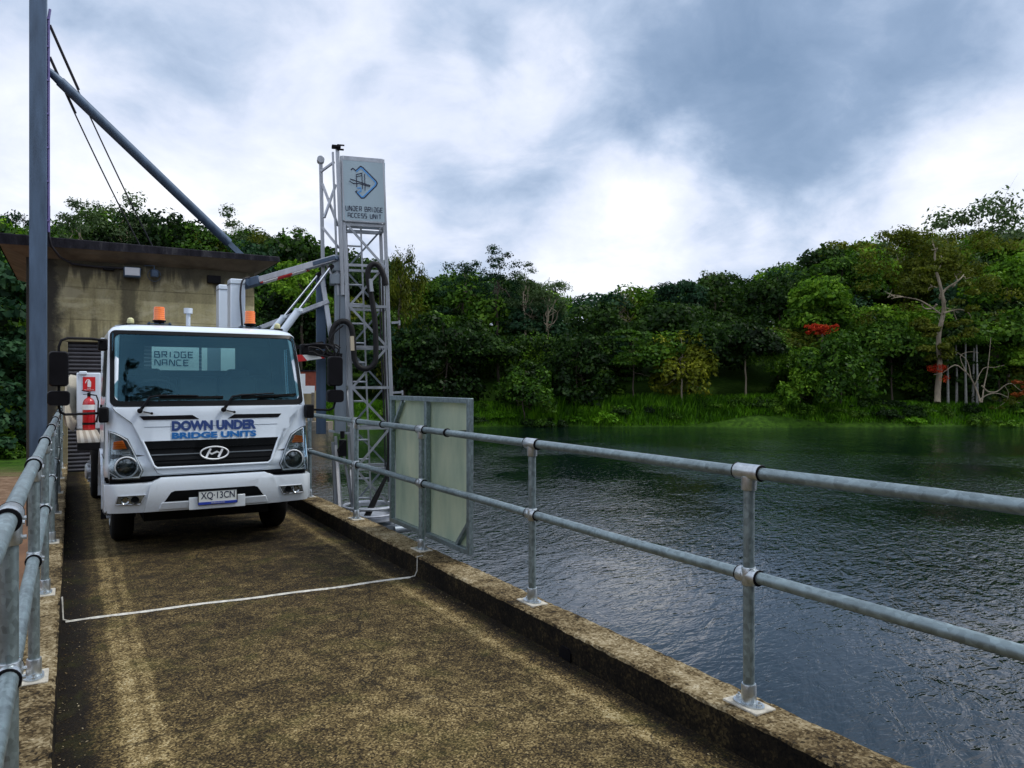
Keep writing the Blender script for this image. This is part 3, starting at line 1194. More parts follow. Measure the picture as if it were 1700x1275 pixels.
# joint sealant: a pale strip across the deck, up both kerb faces
js = MB()
pts = []
for k in range(60):
    u = k / 59
    x = XL1 + 0.03 + u * (XR0 - XL1 - 0.10)
    y = 6.24 - 0.07 * u + 0.008 * math.sin(u * 23) + 0.012 * math.sin(u * 7)
    pts.append((x, y))
vs, fs = [], []
for i, (x, y) in enumerate(pts):
    wv_ = 0.019 * (1 + .2 * math.sin(i * 1.7)) * (0.65 if i < 4 else 1)
    vs += [(x, y - wv_, 0.003), (x, y - wv_ * .4, 0.011), (x, y + wv_ * .5, 0.010), (x, y + wv_, 0.003)]
for i in range(len(pts) - 1):
    for k in range(3):
        fs.append((i * 4 + k, i * 4 + k + 1, i * 4 + 5 + k, i * 4 + 4 + k))
js.add(vs, fs)
js.tube([(XR0 - 0.08, 6.165, 0.008), (XR0 - .03, 6.16, 0.014), (XR0 - .008, 6.16, 0.06), (XR0 - 0.007, 6.16, KH + 0.004), (XR0 + .05, 6.17, KH + .006)], 0.005, 6)
js.tube([(XL1 + .05, 6.24, 0.006), (XL1 + .015, 6.25, 0.02), (XL1 + .010, 6.27, 0.12), (XL1 + 0.008, 6.28, KH)], 0.006, 6)
o = js.build('joint_sealant', mat_simple('pale sealant', (0.50, 0.49, 0.44), 0.8, 0, 0.35, 30, 0.3), smooth=40)
tagset(o, 'thin white sealant line across the mossy deck in front of the truck', 'sealant strip')

# ------------------------------------------------------------------ handrails
RR = 0.0285
TOPZ = KH + 1.1
MIDZ = KH + 0.61


def make_post(parent, x, y, side):
    """side: +1 when the deck is towards +x"""
    mb = MB()
    mb.tube([(x, y, KH + 0.02), (x, y, TOPZ - 0.03)], 0.0265, 16)
    p = mb.build('post', 'galv', parent)
    f = MB()
    f.lathe([(0.034, 0), (0.036, 0.01), (0.035, 0.085), (0.033, 0.09)], (x, y, KH + 0.012), 'Z', 18)
    vs = []
    ring = []
    for k in range(20):
        a = 2 * math.pi * k / 20
        ring.append((x + 0.047 * math.cos(a), y + 0.066 * math.sin(a) + (0.018 if math.sin(a) > 0 else -0.018)))
    f.prism(ring, lambda a, b, d: (a, b, KH + d), 0.003, 0.014)
    for s in (-1, 1):
        f.lathe([(0.014, 0), (0.014, 0.012), (0.006, 0.013), (0.006, 0.024)], (x, y + s * 0.062, KH + .014), 'Z', 6)
    f.build('base_flange', 'galv_fit', p)
    pd = MB()
    pd.box((x, y, KH + 0.001), (0.13, 0.21, 0.014))
    pd.build('grout_pad', 'pad', p, bev=0.004)
    t = MB()
    t.lathe([(0.036, -0.075), (0.0385, -0.068), (0.0385, 0.068), (0.036, 0.075)], (x, y, TOPZ), 'Y', 18)
    t.lathe([(0.034, -0.085), (0.036, -0.08), (0.036, -0.02)], (x, y, TOPZ), 'Z', 18)
    t.lathe([(0.007, 0), (0.007, 0.012), (0.004, .013)], (x + side * 0.034, y, TOPZ - 0.065), 'X', 8)
    for s in (-1, 1):
        t.lathe([(0.007, 0), (0.007, 0.010)], (x + side * 0.034, y + s * 0.045, TOPZ - .012), 'X', 8)
    t.build('tee_fitting', 'galv_fit', p)
    c = MB()
    c.lathe([(0.035, -0.060), (0.038, -0.055), (0.038, -0.022), (0.034, -.018), (0.034, 0.018), (0.038, 0.022), (0.038, 0.055), (0.035, 0.060)], (x, y, MIDZ), 'Y', 18)
    c.lathe([(0.032, -0.042), (0.034, -0.038), (0.034, 0.038), (0.032, 0.042)], (x, y, MIDZ), 'Z', 18)
    for s in (-1, 1):
        c.lathe([(0.007, 0), (0.007, 0.012)], (x + side * 0.034, y + s * 0.04, MIDZ), 'X', 8)
    c.build('cross_fitting', 'galv_fit', p)
    r = MB()
    for s in (-1, 1):
        r.lathe([(0.0375, 0), (0.0395, 0.003), (0.0375, 0.006)], (x, y + s * 0.076 - .003, TOPZ), 'Y', 18)
        r.lathe([(0.037, 0), (0.0388, 0.003), (0.037, 0.006)], (x, y + s * 0.061 - .003, MIDZ), 'Y', 18)
    r.build('rubber_ring', 'black', p)
    return p


def handrail(x, side, ylist, label, y0, y1):
    r = empty('handrail', (x, y0, KH), label, 'handrail', 'pipe handrails along both kerbs')
    mb = MB()
    n = 24
    mb.tube([(x + 0.002 * math.sin(k * 1.3), y0 + (y1 - y0) * k / n, TOPZ + 0.0025 * math.sin(k * 2.1)) for k in range(n + 1)], RR, 18)
    mb.build('top_rail', 'galv', r)
    mb = MB()
    mb.tube([(x + 0.002 * math.sin(k * 1.7 + 1), y0 + (y1 - y0) * k / n, MIDZ + 0.0025 * math.sin(k * 1.9)) for k in range(n + 1)], RR, 18)
    mb.build('mid_rail', 'galv', r)
    p0 = None
    for y in ylist:
        if p0 is None:
            p0 = make_post(r, x, y, side)
            yb = y
        else:
            copytree(p0, r, (0, y - yb, 0))
    return r


handrail(2.765, -1, [2.54, 0.6, 4.49, 6.42, 8.26, 10.2, 12.2, 14.2, 16.1],
         'galvanised pipe handrail on the right kerb, beside the lake', -4.5, 16.6)
handrail(-0.17, 1, [4.62, 2.83, 1.0, 6.45, 8.5, 10.4, 12.3, 14.2, 15.9],
         'galvanised pipe handrail on the left kerb, passing the big steel pole', -4.0, 16.6)

cd = MB()
cd.tube([(-0.262 + .006 * math.sin(y * .9), y, KH + 0.016 + .004 * math.sin(y * 1.7)) for y in [k * .6 - 1 for k in range(29)]], 0.013, 10)
o = cd.build('white_conduit', 'pvc')
tagset(o, 'thin white conduit lying on the outer edge of the left kerb', 'conduit')

# tan apron and rocks left of the deck
ap = MB()
ap.add([(-0.45, -6, -0.9), (-2.2, -6, -2.3), (-6.5, 22, -2.35), (-0.45, 22, -0.9), (-0.45, -6, -4), (-6.5, -6, -4), (-6.5, 22, -4), (-0.45, 22, -4)],
       [(0, 1, 2, 3), (4, 5, 6, 7), (0, 3, 7, 4), (1, 5, 6, 2), (0, 4, 5, 1), (3, 2, 6, 7)])
for k, (a, b) in enumerate(((2.2, 2.34), (9.6, 9.72), (13.8, 13.9))):
    ap.bar((-0.5, a, -0.93), (-3.6, b + .6, -2.30), 0.05, 0.03)
o = ap.build('spillway_apron', 'tan', smooth=20)
tagset(o, kind='structure')

rocks = MB()
rr_ = random.Random(3)
for k in range(150):
    Y = rr_.uniform(23, 42)
    X = rr_.uniform(-30, -2.4 - (Y - 22) * 0.08)
    z = ground_h(X, Y)
    r = rr_.uniform(0.25, 0.9)
    vs, fs = [], []
    bm = bmesh.new()
    bmesh.ops.create_icosphere(bm, subdivisions=1, radius=1)
    for v in bm.verts:
        q = v.co * rr_.uniform(.7, 1.15)
        v.co = Vector((X + q.x * r * 1.6, Y + q.y * r, z + q.z * r * .45))
    bm.verts.index_update()
    rocks.add([v.co for v in bm.verts], [[v.index for v in f.verts] for f in bm.faces])
    bm.free()
o = rocks.build('rocks', mat_simple('grey rocks', (0.16, 0.13, 0.12), 0.9, 0, 0.4, 1.2, 0.4), smooth=0)
tagset(o, 'low grey rocks strewn on the soil below the left handrail', 'rocks', kind='stuff')

# ------------------------------------------------------------------ control building at the end of the deck
bl = empty('control_building', (1.31, 16.8, 0), 'flat roofed concrete building with stained walls and roller door behind the truck', 'building')
BX0, BX1, BY0, BY1 = -0.74, 3.37, 16.8, 21.4
DX0, DX1, DZ = -0.07, 2.63, 2.50
WT = 4.10
wl = MB()
ft = 0.3
wl.box(((BX0 + DX0) / 2, BY0 + ft / 2, (DZ - 4) / 2), (DX0 - BX0, ft, DZ + 4))
wl.box(((BX1 + DX1) / 2, BY0 + ft / 2, (DZ - 4) / 2), (BX1 - DX1, ft, DZ + 4))
wl.box(((BX0 + BX1) / 2, BY0 + ft / 2, (DZ + WT) / 2), (BX1 - BX0, ft, WT - DZ))
wl.box((BX0 + ft / 2, (BY0 + ft + BY1) / 2, (WT - 4) / 2), (ft, BY1 - BY0 - ft, WT + 4))
wl.box((BX1 - ft / 2, (BY0 + ft + BY1) / 2, (WT - 4) / 2), (ft, BY1 - BY0 - ft, WT + 4))
wl.box(((BX0 + BX1) / 2, BY1 - ft / 2, (WT - 4) / 2), (BX1 - BX0 - 2 * ft, ft, WT + 4))
wl.box(((BX0 + BX1) / 2, (BY0 + BY1) / 2, -0.5), (BX1 - BX0 - 2 * ft, BY1 - BY0 - 2 * ft, 0.3))
wl.build('wall', 'wall', bl, bev=0.01)
# splayed slab roof
rf = MB()
RX0, RX1, RY0, RY1 = -1.15, 3.80, 16.33, 21.9
top = 4.40


def rect(x0, x1, y0, y1, z):
    return [(x0, y0, z), (x1, y0, z), (x1, y1, z), (x0, y1, z)]


vs = rect(RX0, RX1, RY0, RY1, top) + rect(RX0, RX1, RY0, RY1, 4.20)
vs[1] = (RX1, RY0, top - .02)
vs[5] = (RX1, RY0, 4.27)
vs[6] = (RX1, RY1, 4.27)
rf.add(vs, [(0, 1, 2, 3)] + [(i, (i + 1) % 4, 4 + (i + 1) % 4, 4 + i) for i in range(4)])
r_o = rf.build('roof', 'roof', bl, bev=0.02)
sf = MB()
a = rect(RX0 + .02, RX1 - .02, RY0 + .02, RY1 - .02, 4.205)
a[1] = (a[1][0], a[1][1], 4.272)
a[2] = (a[2][0], a[2][1], 4.272)
b = rect(BX0 - .004, BX1 + .004, BY0 - .004, BY1 + .004, 4.06)
sf.add(a + b, [(i, (i + 1) % 4, 4 + (i + 1) % 4, 4 + i) for i in range(4)] + [(0, 1, 2, 3)])
sf.build('soffit', 'soffit', bl, smooth=0)
dr = MB()
z = -0.0
k = 0
while z < DZ + .02:
    dr.tube([(DX0 - .01, BY0 + .10, z + .03), (DX1 + .01, BY0 + .10, z + .03)], 0.038, 8)
    z += 0.075
dr.box(((DX0 + DX1) / 2, BY0 + .13, DZ / 2), (DX1 - DX0 + .02, .03, DZ + .02))
dr.build('roller_door', 'door', bl)
fl = MB()
fl.box((1.02, BY0 - 0.14, 3.88), (0.30, 0.20, 0.20))
fo = fl.build('floodlight', 'galv_dark', bl, bev=0.02)
f2 = MB()
f2.box((1.02, BY0 - 0.247, 3.89), (0.26, 0.012, 0.15))
f2.build('lens', mat_simple('frosted lens', (0.55, 0.57, 0.6), 0.35, 0, 0.05, 5), fo)
sc_ = MB()
sc_.lathe([(0.07, 0), (0.075, .03), (0.075, .12), (0.05, .14)], (1.42, BY0 - .18, 3.82), 'Z', 14)
sc_.tube([(1.42, BY0 - .11, 3.96), (1.42, BY0 - .11, 4.05), (1.25, BY0 - .02, 4.05)], 0.012, 8)
sc_.tube([(1.42 + .12 * math.cos(a_), BY0 - .10, 3.86 + .12 * math.sin(a_)) for a_ in [k * .5 for k in range(13)]], 0.007, 6)
sc_.build('camera_dome', 'galv_dark', bl)
vb = MB()
vb.box((2.55, BY0 - .05, 3.86), (0.26, 0.10, 0.16))
vb.box((0.62, BY0 - .04, 3.93), (0.20, 0.06, 0.05))
vb.build('junction_box', 'black', bl, bev=0.01)
cn = MB()
cn.tube([(-0.36, 16.0, 4.9), (-0.36, 16.0, 4.35), (-0.33, 16.1, 4.2), (-0.2, 16.4, 4.05), (0.0, 16.72, 3.98), (0.4, 16.76, 3.96), (1.2, 16.76, 3.97)], 0.022, 8)
cn.build('conduit', 'cable', bl)

# ------------------------------------------------------------------ tall steel pole with stay and cables
pl = empty('steel_pole', (-0.52, 15.95, -3), 'tall square grey steel pole with a diagonal stay, left of the concrete building', 'pole')
mb = MB()
mb.box((-0.52, 15.95, 4.2), (0.27, 0.27, 14.6))
mb.box((-0.52, 15.95, -2.9), (0.6, 0.6, 0.2))
mb.build('mast', 'galv_dark', pl, bev=0.015)
mb = MB()
mb.tube([(-0.362, 15.86, z_) for z_ in (4.4, 5.5, 6.5, 7.8, 8.2)] + [(-0.34, 15.86, 8.38)], 0.022, 8)
for z_ in (4.6, 5.3, 5.9, 6.5, 7.1, 7.7, 8.2):
    mb.box((-0.372, 15.86, z_), (0.05, 0.07, 0.03))
mb.build('cable_duct', 'purple', pl)
mb = MB()
A = Vector((-0.38, 15.95, 7.33))
Bp = Vector((3.22, 17.1, 4.42))
dv = (Bp - A).normalized()
mb.tube([A + dv * .25, Bp - dv * .45], 0.092, 16)
mb.tube([A, A + dv * .10, A + dv * .28], [0.05, 0.07, 0.08], 12)
mb.bar(Bp - dv * .6, Bp + dv * .25, 0.03, 0.12)
mb.box(Bp + dv * .2 + Vector((0, 0, -.02)), (.3, .3, .03))
mb.build('stay', 'galv_dark', pl)


def sag(a, b, n=14, s=.05):
    a, b = Vector(a), Vector(b)
    return [a.lerp(b, k / n) - Vector((0, 0, s * 4 * (k / n) * (1 - k / n))) for k in range(n + 1)]


for a_, b_ in (((-0.36, 15.9, 8.12), (1.45, 17.0, 4.41)), ((-0.36, 15.9, 7.55), (1.25, 17.2, 4.41))):
    mb = MB()
    pts = sag(a_, b_, 16, .08)
    mb.tube(pts, 0.013, 6)
    mb.tube([p + Vector((.02, 0, 0)) for p in pts[:5]], 0.018, 6)
    mb.build('cable', 'cable', pl)


# ================================================================== TRUCK
TX, TY = 1.265, 8.28
truck = empty('bridge_inspection_truck', (TX, TY, 0), 'white cab-over truck with orange beacons and an under-bridge access mast', 'truck')


def prof(z):
    P = [(0, 0), (.90, 0.0), (.96, .03), (1.45, .065), (1.5, .085), (1.85, .22), (2.16, .385), (2.23, .425), (2.27, .47), (2.31, .60)]
    for (z0, y0), (z1, y1) in zip(P, P[1:]):
        if z <= z1:
            return y0 + (y1 - y0) * (z - z0) / (z1 - z0)
    return .60


def wid(z):
    P = [(0, 1.0), (.78, .995), (1.25, .985), (1.5, .98), (2.23, .945), (2.32, .90)]
    for (z0, y0), (z1, y1) in zip(P, P[1:]):
        if z <= z1:
            return y0 + (y1 - y0) * (z - z0) / (z1 - z0)
    return .90


CR = 0.10


def surf(x, z):
    """distance of the cab front behind the bumper plane"""
    wd = wid(z)
    t = min(CR, max(0.0, abs(x) - (wd - CR)))
    return prof(z) + .045 * (x / 1.0) ** 2 + CR - math.sqrt(max(0, CR * CR - t * t))


def S(x, z, off=0.0):
    """point on the cab front, off metres proud of it"""
    n = Vector((0, -1, 0.0))
    if z > 1.48:
        n = Vector((0, -.91, .41))
    return Vector((TX + x, TY + surf(x, z), z)) + n * off


def patch(poly, off, th, step=0.07):
    """sheet following the cab front: poly in (x, z)"""
    bm = bmesh.new()
    vs = [bm.verts.new((x, 0, z)) for x, z in poly]
    f = bm.faces.new(vs)
    bmesh.ops.triangulate(bm, faces=[f])
    x0, x1 = min(p[0] for p in poly), max(p[0] for p in poly)
    z0, z1 = min(p[1] for p in poly), max(p[1] for p in poly)
    k = x0 + step
    while k < x1 - .004:
        bmesh.ops.bisect_plane(bm, geom=bm.verts[:] + bm.edges[:] + bm.faces[:], dist=1e-5, plane_co=(k, 0, 0), plane_no=(1, 0, 0))
        k += step if abs(k) < .84 else step * .3
    for k in (.9, .96, 1.45, 1.5, 1.85, 2.16, 2.23):
        if z0 < k < z1:
            bmesh.ops.bisect_plane(bm, geom=bm.verts[:] + bm.edges[:] + bm.faces[:], dist=1e-5, plane_co=(0, 0, k), plane_no=(0, 0, 1))
    bm.verts.ensure_lookup_table()
    n = len(bm.verts)
    bm.verts.index_update()
    base = [(v.co.x, v.co.z) for v in bm.verts]
    faces = [[v.index for v in f.verts] for f in bm.faces]
    edges = [[v.index for v in e.verts] for e in bm.edges if len(e.link_faces) == 1]
    bm.free()
    vs = [S(x, z, off + th) for x, z in base] + [S(x, z, off) for x, z in base]
    fs = faces + [[i + n for i in reversed(f)] for f in faces] + [[a, b, b + n, a + n] for a, b in edges]
    return vs, fs


def P(poly, off, th, name, mat, parent, bev=0.0):
    mb = MB()
    vs, fs = patch(poly, off, th)
    mb.add(vs, fs)
    return mb.build(name, mat, parent, bev=bev, smooth=32)


def rrect(x0, x1, z0, z1, r, n=5, top=0.0):
    """rounded rectangle; top narrows the upper edge"""
    out = []
    for (cx, cz, a0) in ((x1 - r - top, z1 - r, 0), (x0 + r + top, z1 - r, 90), (x0 + r, z0 + r, 180), (x1 - r, z0 + r, 270)):
        for k in range(n + 1):
            a = math.radians(a0 + 90 * k / n)
            out.append((cx + r * math.cos(a), cz + r * math.sin(a)))
    return out


def mir(poly):
    return [(-x, z) for x, z in reversed(poly)]


# --- cab shell
zs = [.78, .90, .96, 1.1, 1.25, 1.45, 1.484, 1.55, 1.62, 1.7, 1.8, 1.9, 2.0, 2.1, 2.16, 2.232, 2.27, 2.30, 2.315]
US = [-.962, -.8, -.6, -.4, -.2, 0, .2, .4, .6, .8, .962]
ins = {2.232: (0, 0), 2.27: (.012, 0), 2.30: (.035, 0), 2.315: (.09, 0)}
BACK = 1.68
rings = []
for z in zs:
    i_ = ins.get(z, (0, 0))[0]
    wd = wid(z) - i_
    yb = BACK - i_
    ring = [(-wd, yb), (-wd, 1.20), (-wd, 1.05), (-wd, .62)]
    tot = []
    for k in range(6):       # left corner
        a = math.radians(90 * k / 5)
        x = -(wd - CR + CR * math.cos(a))
        tot.append((x, None, a))
    pts = []
    for (x, _, a) in tot:
        pts.append((x, prof(z) + .045 * x * x + CR - CR * math.sin(a)))
    mid = [(u * (wd - CR) / .962 * .985, None) for u in US[1:-1]]
    pts += [(x, prof(z) + .045 * x * x) for x, _ in mid]
    pr = [(-x, y) for x, y in reversed(pts[:6])]
    pts = pts[:6] + [(x, prof(z) + .045 * x * x) for x, _ in mid] + pr
    ring += pts + [(wd, .62), (wd, 1.05), (wd, 1.20), (wd, yb)]
    rings.append([(x, y, z) for x, y in ring])
nr = len(rings[0])
mb = MB()
vs = [(TX + x, TY + y, z) for r in rings for x, y, z in r]
fs = []
for j in range(len(zs) - 1):
    for i in range(nr):
        i2 = (i + 1) % nr
        zc_ = (zs[j] + zs[j + 1]) / 2
        front = 9 <= i <= nr - 11           # cells between the two pillars
        if front and 1.484 < zc_ < 2.2:
            continue
        side = i in (2,) or i == nr - 4
        if side and 1.55 < zc_ < 2.1:
            continue
        if i == nr - 1 and 1.80 < zc_ < 2.16:
            continue                          # rear wall built separately round its window
        fs.append((j * nr + i, j * nr + i2, (j + 1) * nr + i2, (j + 1) * nr + i))
m_ = (len(zs) - 1) * nr
fs.append(tuple(m_ + i for i in range(nr)))
mb.add(vs, fs)
cab = mb.build('cab', 'paint', truck, smooth=50)
so_ = cab.modifiers.new('solid', 'SOLIDIFY')
so_.thickness = 0.02
so_.offset = -1
so_.material_offset = 1
so_.material_offset_rim = 1
cab.data.materials.append(M['interior'])
# rear wall strips around the rear window
rw = MB()
WX0, WX1 = -.53, .50
rw.box((TX + (-.94 + WX0) / 2, TY + BACK - .012, 1.98), (WX0 + .94, .02, .36))
rw.box((TX + (.94 + WX1) / 2, TY + BACK - .012, 1.98), (.94 - WX1, .02, .36))
rw.box((TX + (WX0 + WX1) / 2, TY + BACK - .015, 1.82), (WX1 - WX0, .02, .07))
rw.box((TX + (WX0 + WX1) / 2, TY + BACK - .015, 2.16), (WX1 - WX0, .02, .05))
rw.build('rear_wall', 'interior', truck)
rwin = MB()
rwin.box((TX + (WX0 + WX1) / 2, TY + BACK - .016, 1.99), (WX1 - WX0, .006, .30))
rwin.build('rear_window', 'side_glass', truck)

# --- windscreen: glass with a black rim
go = rrect(-.945, .945, 1.470, 2.238, .055, 5, .012)
gi = rrect(-.905, .905, 1.515, 2.198, .06, 5, .012)
vs, fs = [], []


def ringmesh(outer, inner, off, th, sub=10):
    O, I = [], []
    n = len(outer)
    for i in range(n):
        a, b = outer[i], outer[(i + 1) % n]
        c, d = inner[i], inner[(i + 1) % n]
        k = sub if math.dist(a, b) > .3 else 1
        for q in range(k):
            t = q / k
            O.append((a[0] + (b[0] - a[0]) * t, a[1] + (b[1] - a[1]) * t))
            I.append((c[0] + (d[0] - c[0]) * t, c[1] + (d[1] - c[1]) * t))
    n = len(O)
    vs = [S(x, z, off + th) for x, z in O] + [S(x, z, off + th) for x, z in I] + [S(x, z, off) for x, z in O] + [S(x, z, off - .01) for x, z in I]
    fs = []
    for i in range(n):
        j = (i + 1) % n
        fs += [(i, j, n + j, n + i), (2 * n + i, i, n + i, 3 * n + i)][:1]
        fs.append((i, 2 * n + i, 2 * n + j, j))
        fs.append((n + i, n + j, 3 * n + j, 3 * n + i))
        fs.append((2 * n + i, 3 * n + i, 3 * n + j, 2 * n + j))
    return vs, fs


mb = MB().add(*ringmesh(go, gi, 0.0, .012, 12))
seal = mb.build('windscreen_rim', 'gloss_black', truck)
mb = MB()
nxg, nzg = 26, 16
gx = lambda i: -.915 + 1.83 * i / nxg
gz = lambda j: 1.50 + .71 * j / nzg


def bulge(x, z):
    u = (z - 1.5) / .71
    return .004 + .022 * (1 - (x / .93) ** 2) * (4 * u * (1 - u))


vs = [S(gx(i), gz(j), bulge(gx(i), gz(j))) for j in range(nzg + 1) for i in range(nxg + 1)]
fs = [(j * (nxg + 1) + i, j * (nxg + 1) + i + 1, (j + 1) * (nxg + 1) + i + 1, (j + 1) * (nxg + 1) + i) for j in range(nzg) for i in range(nxg)]
mb.add(vs, fs)
# smooth bent glass: profile bends are ironed out
for q, v in enumerate(mb.v):
    i, j = q % (nxg + 1), q // (nxg + 1)
    x, z = gx(i), gz(j)
    u = j / nzg
    y = .085 + (.41 - .085) * (u ** 1.06) + .045 * x * x - .012 * 4 * u * (1 - u)
    t = max(0.0, abs(x) - .86)
    mb.v[q] = (TX + x, TY + y + t * .25 - .004, z)
mb.build('windscreen', 'windscreen', truck, smooth=180)

# --- side windows and door lines
for s in (-1, 1):
    mb = MB()
    pl_ = [(.30, 1.56), (1.22, 1.56), (1.22, 2.12), (.52, 2.12)]
    mb.prism(pl_, lambda a, b, d, s=s: (TX + s * (wid(b) + d), TY + a, b), -.004, .006)
    mb.build('side_window', 'side_glass' if s > 0 else 'gloss_black', truck)
    mb = MB()
    mb.box((TX + s * .994, TY + 1.02, 1.45), (.02, .14, .035))
    mb.build('door_handle', 'black', truck, bev=.005)
    mb = MB()
    for a, b in (((.22, .95), (.22, 1.5)), ((1.30, .95), (1.30, 2.2)), ((.22, .95), (1.30, .95))):
        mb.bar((TX + s * (wid(a[1]) + .001), TY + a[0], a[1]), (TX + s * (wid(b[1]) + .001), TY + b[0], b[1]), .006, .006)
    mb.build('door_seam', 'black', truck)
    mb = MB()     # wheel arch flare and side step skirt
    arc = [(.62 + .56 * math.cos(math.radians(a)), .42 + .56 * math.sin(math.radians(a))) for a in range(0, 181, 12)]
    for (a, b), (c, d) in zip(arc, arc[1:]):
        mb.bar((TX + s * .965, TY + a + .42, b), (TX + s * .965, TY + c + .42, d), .09, .03)
    mb.build('wheel_arch', 'paint', truck)

# --- front mask: raised centre panel, corner lamps, slots
mask = [(-.925, 1.462), (.925, 1.462), (.90, 1.425), (.755, 1.305), (.735, 1.28), (.575, .90), (.555, .850), (.53, .805), (.49, .792),
        (-.49, .792), (-.53, .805), (-.555, .850), (-.575, .90), (-.735, 1.28), (-.755, 1.305), (-.90, 1.425)]
mk = P(mask, 0, .020, 'front_panel', 'paint', truck, bev=.008)
sm = MB()
mpts = mask + mask[:1]
for (a, b), (c, d) in zip(mpts, mpts[1:]):
    n = max(1, int(math.dist((a, b), (c, d)) / .12))
    for k in range(n):
        sm.tube([S(a + (c - a) * k / n, b + (d - b) * k / n, .002), S(a + (c - a) * (k + 1) / n, b + (d - b) * (k + 1) / n, .002)], .0045, 5, cap=False)
sm.build1('panel_gap', 'black', mk)
lid = MB()
for a, b in (((-.79, 1.352), (-.72, 1.27)), ((.79, 1.352), (.72, 1.27))):
    pass
hl = MB()
for a, b in (((-.645, 1.262), (.645, 1.262)), ):
    n = 14
    pts = [S(a[0] + (b[0] - a[0]) * k / n, a[1], .0205) for k in range(n + 1)]
    for p, q in zip(pts, pts[1:]):
        hl.bar(p, q, .004, .003)
hl.build('panel_seam', 'galv_dark', mk)
for s in (-1, 1):
    sl_ = [(.14, 1.333), (.655, 1.333), (.69, 1.372), (.205, 1.375)]
    P(sl_ if s > 0 else mir(sl_), .0205, .004, 'air_slot', 'black', mk)
grl = [(-.655, 1.122), (.655, 1.122), (.63, 1.07), (.555, .885), (.535, .866), (-.535, .866), (-.555, .885), (-.63, 1.07)]
gr = P(grl, .0205, .006, 'grille', 'gloss_black', truck, bev=.002)
for z_, hx in ((1.045, .61), (.985, .585), (.925, .56)):
    mb = MB()
    n = 12
    pts = [S(-hx + 2 * hx * k / n, z_, .029) for k in range(n + 1)]
    for p, q in zip(pts, pts[1:]):
        mb.bar(p, q, .012, .010)
    mb.build('grille_bar', 'alu_dark' if z_ == .985 else 'gloss_black', gr)
rim = MB()
loop = [(-.665, 1.128), (-.64, 1.07), (-.565, .88), (-.537, .855), (.537, .855), (.565, .88), (.64, 1.07), (.665, 1.128)]
for (a, b), (c, d) in zip(loop, loop[1:]):
    n = max(1, int(math.dist((a, b), (c, d)) / .15))
    for k in range(n):
        p = S(a + (c - a) * k / n, b + (d - b) * k / n, .026)
        q = S(a + (c - a) * (k + 1) / n, b + (d - b) * (k + 1) / n, .026)
        rim.tube([p, q], .012, 8)
rim.build('grille_surround', 'paint', gr)
# emblem: slanted letter in an ellipse
em = MB()
el = [S(.135 * math.cos(a), .984 + .063 * math.sin(a), .042) for a in [2 * math.pi * k / 40 for k in range(41)]]
em.tube(el, .0085, 8, cap=False)
fnE = lambda a, b, d: S(a, .984 + b, .036 + d)
strip(em, [(-.080, -.040), (-.060, .0), (-.035, .045)], .020, fnE, 0, .010)
strip(em, [(.035, -.045), (.060, .0), (.080, .040)], .020, fnE, 0, .010)
strip(em, [(-.050, .004), (-.025, -.010), (.0, .002), (.025, .012), (.050, -.002)], .016, fnE, 0, .012)
em.build('emblem', 'satin', gr)
bk_ = MB()
bk_.prism([(.125 * math.cos(a), .055 * math.sin(a)) for a in [2 * math.pi * k / 30 for k in range(30)]], fnE, -.004, 0)
bk_.build('emblem_backing', 'gloss_black', gr)

# lettering on the panel
fT = lambda zc, off=.0215: (lambda a, b, d: S(a, zc + b, off + d))
text_fit('lettering', 'DOWN UNDER', .82, .102, 'navy', lambda a, b, d: S(a + .012, 1.268 + b, .0250 + d), mk, .0085)
text_fit('lettering', 'BRIDGE UNITS', .82, .064, 'blue', lambda a, b, d: S(a + .012, 1.170 + b, .0250 + d), mk, .0075)

